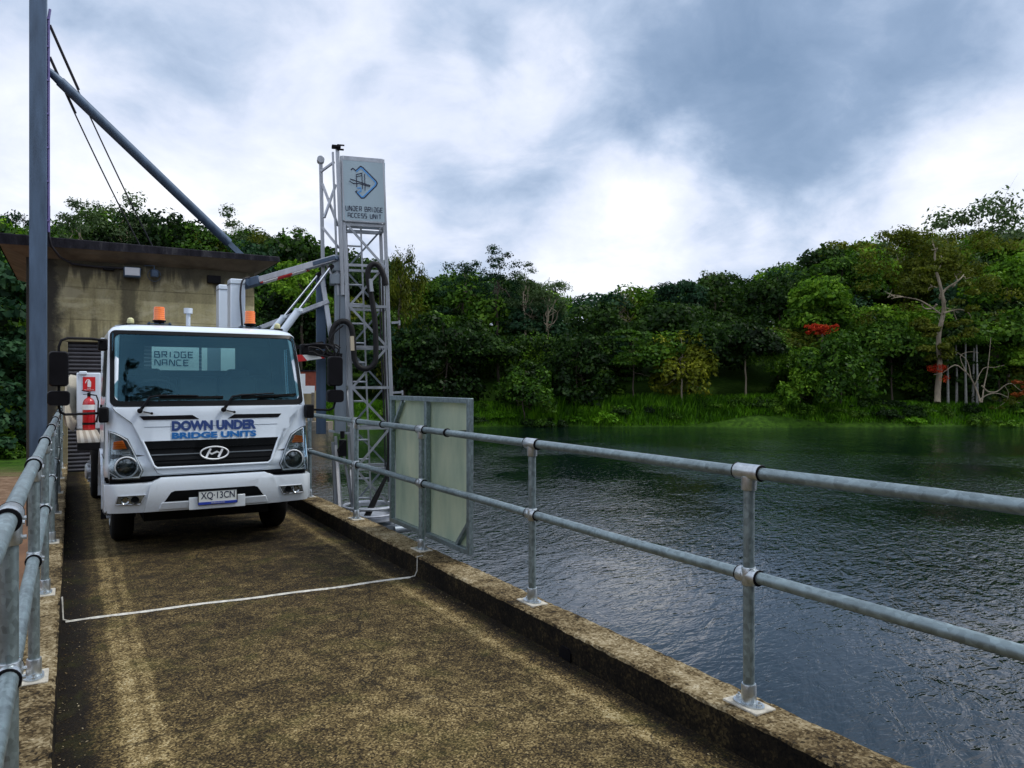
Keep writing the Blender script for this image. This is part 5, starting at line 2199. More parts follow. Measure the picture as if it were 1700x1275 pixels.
# hose bundles
h1 = [(550, 580), (550, 558), (556, 540), (569, 533), (580, 538), (585, 552), (587, 580), (589, 598), (597, 610), (610, 612), (621, 604), (624, 588), (623, 540), (618, 500), (612, 470), (611, 450), (618, 439), (628, 441), (636, 455), (641, 474)]
mb = MB()
mb.tube(smoothpath([mp(a, b, -.10) for a, b in h1]), .038, 12)
mb.build('hose_bundle', 'hose', mast, smooth=60)
for k, pts_ in enumerate(([(550, 575), (543, 562), (541, 580), (548, 592), (556, 585)], [(552, 590), (538, 585), (528, 578), (512, 576)], [(556, 592), (562, 580), (548, 574), (536, 590)],
                          [(570, 540), (552, 556), (544, 580)], [(545, 592), (530, 590), (518, 584), (503, 588)], [(565, 578), (556, 572), (548, 584), (538, 572), (524, 570)])):
    mb = MB()
    mb.tube(smoothpath([mp(a, b, -.14 - .02 * k) for a, b in pts_]), .012, 6)
    mb.build('hose', 'hose', mast, smooth=60)
mb = MB()
mb.bar(mp(615, 463, -.16), mp(617, 484, -.16), .045, .03)
mb.build('hose_clip', 'alu', mast)
mb = MB()
mb.bar(mp(584, 558, -.17), mp(585, 582, -.17), .05, .03)
mb.build('hose_clip', 'bark_white', mast)

# boom from the truck bed
def bp(x, y, w_, h0, h1_, nm='boom_post'):
    mb = MB()
    mb.box((x, y, (h0 + h1_) / 2), (w_, .26, h1_ - h0))
    o = mb.build(nm, 'paint', truck, bev=.012)
    c = MB()
    c.box((x, y, h1_ - .07), (w_ + .012, .272, .012))
    c.build('seam', 'alu_dark', o)
    return o


bp(2.02, 11.30, .20, .95, 3.17)
bp(1.965, 12.05, .16, .95, 3.17)
mb = MB()
A_ = Vector((2.17, 11.22, 3.12))
B_ = Q(-.12, -.03, 3.40)
dv = (B_ - A_).normalized()
mb.bar(A_ - dv * .02, B_, .10, .085)
arm = mb.build('boom_arm', 'alu', truck, bev=.008)
mb = MB()
mb.bar(A_ + dv * .25 + Vector((0, 0, -.052)), A_ + dv * 1.0 + Vector((0, 0, -.050)), .102, .010)
mb.build('hazard_stripe', 'hazard', arm)
mb = MB()
mb.bar(A_ - dv * .10, A_ + dv * .22, .12, .12)
mb.tube([A_ + Vector((0, -.09, 0)), A_ + Vector((0, .09, 0))], .055, 14)
mb.bar(B_ - dv * .35, B_ + dv * .02, .115, .06)
mb.build('arm_joint', 'galv_dark', arm, bev=.01)
mb = MB()
mb.tube(smoothpath([A_ + Vector((0, -.08, .08)), A_ + Vector((-.10, -.10, .02)), A_ + Vector((-.13, -.11, -.2)), A_ + Vector((-.11, -.11, -.55)), A_ + Vector((-.09, -.11, -.85))]), .013, 6)
mb.build('arm_cable', 'cable', arm)
for (a, b, c, r) in (((2.20, 10.25, 2.08), .50, Q(-.20, -.08, 3.27), .050), ((2.17, 10.55, 2.18), .42, Q(-.36, .12, 3.19), .040)):
    a = Vector(a)
    m_ = a.lerp(c, b)
    mb = MB()
    mb.tube([a, m_], r, 14)
    mb.lathe([(r * 1.12, -.02), (r * 1.12, .02)], m_, 'Z', 14)
    cy_ = mb.build('lift_cylinder', 'paint', truck)
    mb = MB()
    mb.tube([m_, c], r * .36, 10)
    mb.build('piston_rod', 'chrome', cy_)
    mb = MB()
    mb.tube([c + Vector((0, -.05, 0)), c + Vector((0, .05, 0))], .03, 10)
    mb.build('pin', 'black', cy_)
mb = MB()
mb.bar((2.15, 10.75, 2.42), Q(-.24, .05, 2.82), .06, .06)
mb.build('tie_bar', 'alu', truck, bev=.005)
mb = MB()
mb.bar((1.55, 10.95, 1.86), Q(-.34, -.10, 2.08), .08, .09)
mb.build('lower_boom', 'hazard', truck)
mb = MB()
mb.bar((1.9, 10.9, 2.20), Q(-.2, -.08, 2.19), .10, .05)
mb.bar((2.2, 10.8, 2.10), Q(-.35, -.12, 2.24), .05, .04)
mb.bar(Q(-.55, -.1, 2.12), Q(-.1, -.12, 2.06), .06, .08)
mb.build('lower_boom', 'steel_dark', truck)
mb = MB()
mb.tube([(1.30, 10.6, 2.3), (1.30, 10.6, 2.62)], .028, 10)
mb.tube([(1.30, 10.6, 2.60), (1.30, 10.6, 2.67)], .055, 10)
mb.build('bleed_pipe', 'paint', truck)
mb = MB()
mb.tube([(TX + 1.31, TY - .0, 2.0), (TX + 1.315, TY, 2.3), (TX + 1.32, TY, 2.95)], [.006, .004, .003], 6)
mb.build('aerial', 'black', truck)

# sign at the head of the mast
sgn = MB()
sgn.box(Q(MW / 2, -.045, 4.33), (MW + .02, .02, .83), Rm)
sb = sgn.build('sign_board', 'signboard', truck, bev=.003)
sb2 = MB()
sb2.box(Q(MW / 2, MD + .03, 4.33), (MW + .02, .015, .80), Rm)
sb2.build('rear_board', 'alu_dark', sb)
mb = MB()
for a, b in (((0, 4.745), (MW, 4.745)), ((0, 3.915), (MW, 3.915)), ((0, 3.915), (0, 4.745)), ((MW, 3.915), (MW, 4.745))):
    mb.bar(Q(a[0], -.050, a[1]), Q(b[0], -.050, b[1]), .018, .012, up=E2)
mb.build('sign_frame', 'alu', sb)


def fM(cz, cu=MW / 2):
    return lambda a, b, d: Q(cu + a, -.0555 - d, cz + b)


stroke_text('UNDER BRIDGE', .060, .034, .0455, .0085, fM(4.085), skip=.62).build('lettering', 'ink', sb, smooth=0)
stroke_text('ACCESS UNIT', .056, .034, .0445, .0085, fM(3.992), skip=.70).build('lettering', 'ink', sb, smooth=0)
fd = lambda a, b, d: Q(a * MW, -.0555 - d, 4.745 - b * .83)


def logo(pts, wd, mat, th=.002, nm='emblem'):
    mb = MB()
    strip(mb, [(a, b) for a, b in pts], wd, lambda a, b, d: Q(a, -.0555 - d, b), 0, th)
    mb.build(nm, mat, sb, smooth=0)


def uv_(pts):
    return [((x - 90) / 590 * MW, 4.745 - (y - 250 - (x - 90) * .08) / 850 * .83) for x, y in pts]


diam = uv_([(210, 400), (240, 378), (280, 412), (350, 350), (380, 365), (570, 560), (582, 590), (565, 625), (385, 795), (345, 795), (268, 705), (290, 690)])
logo(diam, .016, 'ink', .0015)
dsm = uv_([(285, 425), (352, 372), (375, 385), (555, 572), (562, 592), (548, 618), (375, 775), (352, 778), (290, 708)])
logo(dsm, .017, 'pale_blue', .0025)
logo(uv_([(285, 640), (285, 465), (365, 445), (365, 665)]), .010, 'ink', .004)
logo(uv_([(403, 455), (403, 690)]), .009, 'ink', .0045)
logo(uv_([(283, 495), (365, 480)]), .007, 'ink', .005)
logo(uv_([(195, 525), (480, 620)]), .010, 'ink', .0055)
logo(uv_([(185, 555), (240, 590), (320, 590), (475, 635)]), .009, 'ink', .006)
logo(uv_([(290, 655), (340, 650), (345, 700), (305, 705)]), .012, 'pale_blue', .0065)

# ------------------------------------------------------------------ fibreglass gate panel hung outside the right handrail
PX_ = 2.945
PY0, PY1, PZ0, PZ1 = 5.80, 7.62, .25, 1.545
fp = empty('fibreglass_panel', (PX_, (PY0 + PY1) / 2, PZ0), 'pale green fibreglass panel in a grey steel frame outside the right handrail', 'panel')
mb = MB()
mb.box((PX_ + .035, (PY0 + PY1) / 2, (PZ0 + PZ1) / 2), (.008, PY1 - PY0 - .04, PZ1 - PZ0 - .04))
mb.build('sheet', 'frp', fp)
for a, b in (((PY0, PZ0), (PY0, PZ1)), ((PY1, PZ0), (PY1, PZ1))):
    mb = MB()
    mb.bar((PX_, a[0], a[1] - .022), (PX_, b[0], b[1] + .022), .045, .05, up=(0, 1, 0))
    mb.build('frame_post', 'galv', fp, bev=.003)
for z in (PZ0, PZ1):
    mb = MB()
    mb.bar((PX_, PY0 + .024, z), (PX_, PY1 - .024, z), .045, .045)
    mb.build('frame_rail', 'galv', fp, bev=.003)
mb = MB()
mb.bar((PX_, 6.70, PZ0 + .024), (PX_, 6.70, PZ1 - .024), .05, .055, up=(0, 1, 0))
mb.build('mullion', 'galv', fp, bev=.003)
for a, b in (((PY1 - .02, PZ1 - .34), (PY1 - .30, PZ1 - .03)), ((PY0 + .02, PZ0 + .24), (PY0 + .24, PZ0 + .03))):
    mb = MB()
    mb.bar((PX_ + .002, *a), (PX_ + .002, *b), .040, .036)
    mb.build('corner_brace', 'galv', fp, bev=.003)
for y in (5.87, 7.42):
    mb = MB()
    mb.lathe([(.033, -.012), (.038, -.008), (.038, .008), (.033, .012)], (2.765, y, TOPZ), 'Y', 18)
    mb.bar((2.765 + .03, y, TOPZ + .005), (PX_, y, TOPZ + .005), .02, .02)
    mb.build('rail_clamp', 'black', fp)


# ================================================================== VEGETATION
def unit(n, r):
    v = r.normal(size=(n, 3))
    return v / np.linalg.norm(v, axis=1, keepdims=True)


def leaf_quads(C, N, size, r, asp=0.6, up=None):
    n = len(C)
    N = N / (np.linalg.norm(N, axis=1, keepdims=True) + 1e-9)
    A = unit(n, r)
    if up is not None:
        A = A * (1 - up) + np.array([0, 0, 1.0]) * up
    U = A - N * np.sum(A * N, axis=1, keepdims=True)
    U /= (np.linalg.norm(U, axis=1, keepdims=True) + 1e-9)
    W = np.cross(N, U)
    s = (size * .74 * r.uniform(.55, 1.3, (n, 1)))
    a = U * s
    b = W * s * asp
    bend = N * s * r.uniform(-.25, .25, (n, 1))
    V = np.stack([C - a, C - b * r.uniform(.7, 1.2, (n, 1)) + bend, C + a, C + b * r.uniform(.7, 1.2, (n, 1)) + bend], axis=1).reshape(-1, 3)
    F = np.arange(4 * n).reshape(-1, 4)
    return V, F


def clumps(centres, radii, n, size, r, lo=-.35, asp=.6, up=None, fill=.7):
    Cs, Ns = [], []
    for c, ra in zip(centres, radii):
        d = unit(int(n * 1.6 * 1.3), r)
        d = d[d[:, 2] > lo][:int(n * 1.6)]
        k = r.uniform(fill, 1.08, (len(d), 1))
        Cs.append(np.asarray(c) + d * k * np.asarray(ra))
        Ns.append(d + r.normal(size=d.shape) * .55 + np.array([0, 0, .35]))
    return leaf_quads(np.concatenate(Cs), np.concatenate(Ns), size, r, asp, up)


def limb(mb, a, b, r0, r1, r, wob=.12, n=5, sides=6):
    a, b = Vector(a), Vector(b)
    L_ = (b - a).length
    pts, rs = [], []
    off = Vector((0, 0, 0))
    for k in range(n + 1):
        t = k / n
        p = a.lerp(b, t)
        p.z -= .12 * L_ * math.sin(math.pi * t) * (0 if abs((b - a).z) > .8 * L_ else 1)
        if 0 < k < n:
            off = Vector(r.normal(size=3)) * wob * L_ * .25
            p = p + off
        pts.append(p)
        rs.append(r0 + (r1 - r0) * t)
    mb.tube(pts, rs, sides)
    return pts


def crown_data(kind, H, W, seed, dens=1.0):
    """returns leaf verts/quads and a list of branch end points"""
    r = np.random.default_rng(seed)
    R = W / 2
    ends, rad = [], []
    if kind == 'dense':
        n = 34
        for k in range(n):
            d = unit(1, r)[0]
            d[2] = abs(d[2]) * 1.0 - .25
            q = r.uniform(.55, .98)
            c = np.array([d[0] * R * q, d[1] * R * q, H * .60 + d[2] * H * .36 * q])
            ends.append(c)
            s = r.uniform(.16, .30)
            rad.append((R * s * 1.6, R * s * 1.6, R * s * 1.0))
        V, F = clumps(ends, rad, int(95 * dens), .030 * W + .09, r, asp=.7)
    elif kind == 'wall':      # foliage right down to the ground, as at a forest edge
        n = 42
        for k in range(n):
            z = r.uniform(.05, 1)
            a = r.uniform(0, 2 * math.pi)
            rr = R * (1 - .55 * z ** 2.2) * r.uniform(.6, 1)
            ends.append(np.array([rr * math.cos(a), rr * math.sin(a), H * z * .93]))
            s = r.uniform(.18, .32)
            rad.append((R * s * 1.5, R * s * 1.5, R * s))
        V, F = clumps(ends, rad, int(80 * dens), .030 * W + .10, r, asp=.7)
    elif kind == 'open':      # eucalypt: clumps at limb ends with sky between
        n = 30
        for k in range(n):
            a = r.uniform(0, 2 * math.pi)
            q = math.sqrt(r.uniform(.02, 1))
            z = .97 - .30 * q ** 2 - r.uniform(0, .30)
            ends.append(np.array([R * q * math.cos(a), R * q * math.sin(a), H * z]))
            s = r.uniform(.15, .27)
            rad.append((R * s * 1.45, R * s * 1.45, R * s * .95))
        V, F = clumps(ends, rad, int(78 * dens), .022 * W + .08, r, lo=-.6, asp=.5, fill=.3)
    elif kind == 'layered':
        n = 26
        for k in range(n):
            a = r.uniform(0, 2 * math.pi)
            lv = r.integers(0, 7)
            z = .34 + lv * .10
            q = r.uniform(.25, 1) * (1 - .08 * lv)
            ends.append(np.array([R * q * math.cos(a), R * q * math.sin(a), H * z]))
            rad.append((R * .30, R * .30, R * .055))
        V, F = clumps(ends, rad, int(110 * dens), .028 * W + .06, r, lo=-.5, asp=.6, fill=.1)
    elif kind == 'wispy':
        n = 46
        for k in range(n):
            z = r.uniform(.12, 1)
            a = r.uniform(0, 2 * math.pi)
            rr = R * (1 - .62 * max(0, z - .35) / .65) * r.uniform(.25, .95)
            ends.append(np.array([rr * math.cos(a), rr * math.sin(a), H * z * .95]))
            s = r.uniform(.15, .26)
            rad.append((R * s, R * s, R * s * 1.9))
        V, F = clumps(ends, rad, int(85 * dens), .030 * W + .10, r, lo=-1, asp=.28, up=.75, fill=.3)
    elif kind == 'bush':
        n = 30
        for k in range(n):
            d = unit(1, r)[0]
            d[2] = abs(d[2])
            q = r.uniform(.6, 1)
            ends.append(np.array([d[0] * R * q, d[1] * R * q, H * .12 + d[2] * H * .75 * q]))
            s = r.uniform(.2, .34)
            rad.append((R * s, R * s, H * s * .8))
        V, F = clumps(ends, rad, int(90 * dens), .030 * W + .08, r, asp=.6)
    return V, F, ends


TREES = {}


def tree(name, kind, px, ytop, s, width_px, leafmat, label, bark='bark', wood=True, group=None, trunkfrac=.5, base_dz=0, H=None, dens=1.0, seed=None, cat='tree', limbs=9):
    if kind == 'open' and name != 'bare_tree':
        ytop -= 10
        width_px *= 1.25
    X, Y = at(px, s)
    gz_ = ground_h(X, Y) + base_dz
    if H is None:
        H = EYE + (637.5 - ytop) / 1260 * s - gz_
    W = width_px / 1260 * s
    seed = seed if seed is not None else int(px * 7 + ytop)
    r = np.random.default_rng(seed + 11)
    root = empty(name, (X, Y, gz_), label, cat, group)
    V_, F_, ends = crown_data(kind, H, W, seed, dens)
    npmesh('crown' if cat == 'tree' else 'foliage', V_, F_, L[leafmat], root)
    if wood:
        mb = MB()
        th = H * trunkfrac
        tr = max(.07, H * .0095)
        base = Vector((X, Y, gz_ - .3))
        topp = Vector((X + r.normal() * W * .04, Y, gz_ + th))
        limb(mb, base, topp, tr * 1.25, tr * .8, r, .04, 6, 8)
        apex = Vector((X, Y, gz_ + H * .86))
        limb(mb, topp, apex, tr * .8, tr * .2, r, .12, 5, 6)
        idx = r.permutation(len(ends))[:limbs]
        for i in idx:
            e = ends[i]
            st = topp.lerp(apex, float(r.uniform(-.25, .6)))
            en = Vector((X + e[0], Y + e[1], gz_ + e[2]))
            p = limb(mb, st, en, tr * .50, tr * .14, r, .22, 5, 5)
            if kind in ('open', 'bare'):
                for q in range(2):
                    limb(mb, p[3], p[3] + Vector(r.normal(size=3)) * W * .10 + Vector((0, 0, W * .08)), tr * .14, tr * .04, r, .2, 3, 4)
        mb.build('trunk' if cat == 'tree' else 'stem', bark, root, smooth=50)
    return root


# --- the wood on the hills: one mass, built of many overlapping crowns
SKY = [(-400, 330), (0, 350), (60, 368), (120, 345), (200, 338), (300, 356), (400, 372), (480, 385), (560, 410), (640, 420), (700, 446), (740, 440), (830, 446), (880, 456), (930, 484),
       (960, 496), (1000, 486), (1060, 474), (1110, 464), (1160, 452), (1212, 458), (1250, 438), (1333, 422), (1380, 408), (1433, 398), (1485, 402), (1536, 386), (1622, 372), (1700, 380), (2100, 390), (2600, 420)]


def skyline(px):
    for (a, b), (c, d) in zip(SKY, SKY[1:]):
        if px <= c:
            return b + (d - b) * (px - a) / (c - a)
    return 420


def massed(name, rows, mats, label, seed, protos, rightmix=False):
    r = np.random.default_rng(seed)
    out = {m: ([], [], 0) for m in mats}
    for (s0, p0, p1, step, hmin, hmax) in rows:
        px = p0
        while px < p1:
            s = s0 + r.uniform(-2.5, 2.5)
            pxx = px + r.uniform(-.4, .4) * step
            X, Y = at(pxx, s)
            gz_ = ground_h(X, Y)
            lim = EYE + (637.5 - skyline(pxx) - r.uniform(-4, 18)) / 1260 * s - gz_
            H = min(r.uniform(hmin, hmax), lim)
            if s0 >= 116:
                H = min(lim, 24)
            px += step
            if H < 3.5 or gz_ < WATER_Z + .3:
                continue
            V_, F_ = protos[r.integers(0, len(protos))]
            a = r.uniform(0, 6.28)
            k = H / 12.0
            kw_ = k ** .6 * r.uniform(.9, 1.15)
            R3 = np.array([[math.cos(a), -math.sin(a), 0], [math.sin(a), math.cos(a), 0], [0, 0, 1]])
            VV = (V_ * np.array([kw_, kw_, k])) @ R3.T + np.array([X, Y, gz_ - .3])
            pp_ = np.array(MP if not (rightmix and pxx > 1280) else [.14, .30, .22, .24, .10])
            m = mats[r.choice(len(mats), p=pp_ / pp_.sum())]
            vl, fl, n = out[m]
            vl.append(VV)
            fl.append(F_ + n)
            out[m] = (vl, fl, n + len(VV))
    # one object with several leaf materials
    allV, allF, mi, n = [], [], [], 0
    for k, m in enumerate(mats):
        vl, fl, _ = out[m]
        if not vl:
            continue
        v = np.concatenate(vl)
        f = np.concatenate(fl) + n
        allV.append(v)
        allF.append(f)
        mi.append(np.full(len(f), k, dtype=np.int32))
        n += len(v)
    o = npmesh(name, np.concatenate(allV), np.concatenate(allF), L[mats[0]])
    for m in mats[1:]:
        o.data.materials.append(L[m])
    o.data.polygons.foreach_set('material_index', np.concatenate(mi))
    tagset(o, label, 'forest', kind='stuff')
    return o


protos = []
for k, kd in enumerate(('dense', 'wall', 'dense', 'wall', 'wall', 'open', 'dense')):
    V_, F_, _ = crown_data(kd, 12, 9.5, 100 + k, .9)
    protos.append((V_, F_))
MP = [.56, .16, .03, .06, .19]
rows = []
for (s0, hmin, hmax) in ((91, 7, 11), (98, 9, 14), (106, 9, 15), (116, 10, 15), (128, 11, 16), (142, 11, 17), (158, 12, 18)):
    step = 6.2 / s0 * 1260
    rows.append((s0, 560 if s0 < 100 else 440, 1900, step, hmin, hmax))
massed('forest', rows, ['dark', 'mid', 'olive', 'bright', 'blue'], 'dense dark green forest across the lake, rising over the far hills', 21, protos, True)
MP = [.40, .22, .10, .12, .16]
rows = []
for (s0, hmin, hmax) in ((88, 9, 13), (97, 10, 14), (107, 10, 15), (118, 11, 16), (132, 11, 17), (148, 12, 18)):
    rows.append((s0, -260, 520, 6.2 / s0 * 1260, hmin, hmax))
massed('forest', rows, ['dark', 'mid', 'olive', 'bright', 'blue'], 'wooded hillside rising behind the concrete building and the truck', 22, protos)
MP = [.55, .20, .05, .06, .14]
massed('forest', [(39, -420, 66, 70, 6, 8), (43, -420, 70, 80, 9, 12), (50, -420, 60, 90, 11, 14), (60, -420, 60, 80, 13, 17), (72, -420, 60, 70, 13, 17)],
       ['dark', 'mid', 'olive', 'bright', 'blue'], 'dark trees on the left bank beyond the steel pole', 23, [protos[1], protos[3], protos[4]])

# --- trees one can tell apart
T = tree
T('eucalyptus_tree', 'open', 205, 322, 118, 120, 'gum', 'pale open-crowned gum standing tallest above the concrete roof', 'bark_pale')
T('eucalyptus_tree', 'open', 130, 328, 112, 90, 'gum', 'rounded gum just right of the steel pole, above the roof edge', 'bark_pale')
T('eucalyptus_tree', 'open', 18, 338, 100, 80, 'blue', 'tree crown left of the steel pole at the picture edge', 'bark_pale')
T('eucalyptus_tree', 'open', 385, 352, 125, 80, 'gum', 'gum crown rising just behind the lower end of the diagonal stay', 'bark_pale')
T('eucalyptus_tree', 'open', 465, 365, 122, 85, 'olive', 'thin-leaved tree above the right corner of the roof slab', 'bark_pale')
T('rainforest_tree', 'dense', 320, 350, 116, 100, 'mid', 'rounded green tree above the roof between the two thin cables and the stay')
T('rainforest_tree', 'dense', 500, 392, 96, 95, 'bright', 'bright green tree left of the mast, over the boom arm', limbs=4)
T('rainforest_tree', 'wispy', 672, 412, 94, 120, 'olive', 'broad olive brown tree right beside the mast', trunkfrac=.6)
T('eucalyptus_tree', 'open', 772, 415, 108, 72, 'blue', 'dark blue green tree with a ragged top, left of the tall conical one')
T('rainforest_tree', 'open', 828, 402, 106, 66, 'blue', 'tall narrow tree standing highest in the middle of the far skyline')
T('eucalyptus_tree', 'open', 872, 436, 104, 52, 'gum', 'pale gum directly right of the tall narrow tree', 'bark_pale')
T('eucalyptus_tree', 'open', 912, 440, 103, 62, 'gum', 'pale rounded gum at the edge of the skyline gap', 'bark_pale')
T('bare_tree', 'open', 1030, 452, 112, 66, 'olive', 'almost bare twiggy tree in the dip of the far skyline', 'bark_pale', dens=.16, limbs=20)
T('bare_tree', 'open', 1186, 425, 116, 62, 'gum', 'sparse twiggy treetop against the sky left of the high wooded slope', 'bark_pale', dens=.22, limbs=18)
T('rainforest_tree', 'dense', 1130, 438, 108, 84, 'blue', 'dark rounded tree just left of the sparse twiggy treetop')
T('rainforest_tree', 'dense', 1290, 432, 110, 110, 'dark', 'dark spreading tree where the right-hand slope begins to climb')
T('rainforest_tree', 'dense', 1400, 392, 112, 120, 'mid', 'mid green tree on the skyline of the right-hand slope')
T('rainforest_tree', 'dense', 1360, 440, 98, 120, 'bright', 'bright green clumpy tree below the skyline of the right-hand slope', limbs=5)
T('eucalyptus_tree', 'open', 1500, 376, 118, 90, 'gum', 'loose gum on the right skyline before the great domed crown', 'bark_pale')
T('eucalyptus_tree', 'open', 1625, 338, 122, 165, 'gum', 'great domed gum with lacy crown, highest tree on the right skyline', 'bark_pale', limbs=18, dens=1.25)
T('rainforest_tree', 'dense', 1672, 395, 100, 120, 'bright', 'light green tree below the domed gum at the right edge', limbs=5)
T('rainforest_tree', 'bush', 1130, 541, 86.5, 122, 'yellow', 'rounded yellow green tree on the far bank', 'bark_pale', limbs=14)
T('rainforest_tree', 'layered', 1050, 545, 88, 120, 'mid', 'tree with flat layered branches left of the yellow green tree')
T('rainforest_tree', 'bush', 872, 605, 85, 110, 'mid', 'dark leafy tree leaning over the water beside a grassy mound', trunkfrac=.35)
T('rainforest_tree', 'dense', 1238, 520, 88, 130, 'dark', 'dark shady tree with a slim pale trunk right of the yellow green tree', 'bark_pale', trunkfrac=.6)
T('rainforest_tree', 'bush', 1395, 552, 85.5, 150, 'mid', 'large round-headed green tree at the water edge under the red blossom', trunkfrac=.4)
T('rainforest_tree', 'bush', 1330, 610, 85, 90, 'bright', 'bright low tree against the left foot of the round-headed tree', trunkfrac=.3)
T('rainforest_tree', 'dense', 1480, 520, 92, 120, 'mid', 'spreading green tree left of the pale-limbed giant', limbs=4)
T('rainforest_tree', 'wall', 960, 560, 89, 110, 'dark', 'dark leafy tree behind the grassy bank, left of the layered tree')
T('rainforest_tree', 'wall', 735, 520, 88, 120, 'dark', 'dark green tree rising directly above the fibreglass panel')
T('rainforest_tree', 'dense', 1660, 500, 92, 150, 'mid', 'green tree at the right edge above the slender palm trunks', limbs=4)

# the giant with pale limbs
X, Y = at(1558, 88)
gz_ = ground_h(X, Y)
gt = empty('eucalyptus_tree', (X, Y, gz_), 'giant olive tree with bleached bare limbs and a thick pale trunk on the far bank', 'tree')
r = np.random.default_rng(77)


def fp_(px, py, s=88.0):
    a, b = at(px, s)
    return Vector((a, b, EYE + (637.5 - py) / 1260 * s))


mb = MB()
skel = [([(1556, 668), (1557, 640), (1560, 610), (1558, 560), (1566, 520), (1566, 500), (1560, 470), (1553, 445), (1552, 420), (1556, 412)], 1.0, .10),
        ([(1560, 495), (1570, 480), (1585, 470), (1595, 462), (1600, 456)], .40, .06),
        ([(1555, 505), (1548, 512), (1535, 512), (1530, 504)], .35, .05),
        ([(1566, 520), (1580, 516), (1595, 514), (1608, 520), (1612, 528)], .26, .05),
        ([(1556, 450), (1562, 440), (1564, 430), (1562, 424)], .18, .04),
        ([(1583, 516), (1588, 530), (1596, 538)], .14, .03),
        ([(1556, 478), (1546, 474), (1542, 472)], .16, .03),
        ([(1500, 493), (1485, 490), (1474, 494)], .12, .03),
        ([(1560, 520), (1530, 500), (1505, 494), (1490, 492)], .22, .05),
        ([(1590, 466), (1588, 458), (1596, 452)], .10, .03)]
for pts_, r0, r1 in skel:
    P3 = [fp_(a, b, 87.0 + .4 * math.sin(i * 1.9)) for i, (a, b) in enumerate(pts_)]
    P3 = smoothpath(P3, 3)
    n = len(P3)
    mb.tube(P3, [max(r1 * .6, r0 * .30 * (1 - i / n) + r1 * .6) for i in range(n)], 7)
for k in range(34):
    q = mb.v[int(r.integers(60, len(mb.v)))]
    a_ = Vector(q)
    b_ = a_ + Vector(r.normal(size=3)) * .7 + Vector((0, 0, .5))
    limb(mb, a_, b_, .06, .02, r, .5, 3, 4)
mb.build('trunk', 'bark_pale', gt, smooth=60)
ends, rad = [], []
for k in range(64):
    px_ = 1560 + r.normal() * 62
    py_ = 430 + r.normal() * 42
    if 1520 < px_ < 1600 and py_ > 470:
        continue
    s_ = 90.5 + r.uniform(-1.0, 5)
    c = fp_(min(1690, max(1440, px_)), max(392, min(530, py_)), s_)
    ends.append(np.array(c) - np.array([X, Y, gz_]))
    k_ = r.uniform(1.0, 1.9)
    rad.append((k_ * 1.2, k_ * 1.2, k_ * .75))
for (a_, b_, sd, n_) in ((1556, 575, 86.0, 9), (1530, 545, 86, 6), (1604, 492, 86, 4), (1522, 478, 86, 5), (1540, 440, 86, 4), (1585, 440, 86, 4), (1590, 555, 86, 5)):
    for q in range(n_):
        c = fp_(a_ + r.normal() * 13, b_ + r.normal() * 11, sd + r.uniform(-.5, .5))
        ends.append(np.array(c) - np.array([X, Y, gz_]))
        rad.append((.8, .8, .45))
V_, F_ = clumps(ends, rad, 110, .28, r, lo=-.7, asp=.5, fill=.3)
npmesh('crown', V_, F_, L['olive'], gt)

# palms behind the bank: slender grey trunks
plabels = ['slender palm trunk nearest the giant tree', 'second slender palm to the right of the giant tree', 'middle palm of the row right of the giant tree',
           'fourth palm of the row, slightly bowed', 'last palm of the row, beside the bare leaning limbs']
for k, (px_, py_b, py_t) in enumerate(((1574, 668, 572), (1588, 662, 570), (1604, 664, 566), (1615, 662, 575), (1622, 662, 570))):
    s_ = 88.5 + (k % 2) * .8
    b_ = fp_(px_, py_b, s_)
    b_.z = ground_h(b_.x, b_.y) - .1
    t_ = fp_(px_ + (2 if k == 3 else -1), py_t, s_)
    po = empty('palm_tree', b_, plabels[k], 'palm', 'slender palms beside the giant tree')
    mb = MB()
    mb.tube([b_, b_.lerp(t_, .5) + Vector((.12 * math.sin(k * 2), 0, 0)), t_], [.17, .12, .09], 8)
    mb.build('trunk', 'palm_bark', po, smooth=60)
    Vf, Ff, n = [], [], 0
    for q in range(11):
        a = 2 * math.pi * q / 11 + k
        L_ = 2.4
        for j in range(8):
            t0 = j / 8
            for side in (-1, 1):
                c = np.array([math.cos(a) * L_ * t0, math.sin(a) * L_ * t0, .9 * math.sin(t0 * 2.6) - .8 * t0 * t0])
                o_ = np.array([-math.sin(a), math.cos(a), 0]) * side * .55 * (1 - t0 * .5) + np.array([math.cos(a), math.sin(a), 0]) * .3 + np.array([0, 0, -.22])
                w_ = np.array([math.cos(a), math.sin(a), 0]) * .10
                base = np.array(t_ - b_) + c
                Vf += [base, base + w_, base + o_ + w_, base + o_]
                Ff.append([n, n + 1, n + 2, n + 3])
                n += 4
    npmesh('crown', np.array(Vf), np.array(Ff), L['mid'], po)

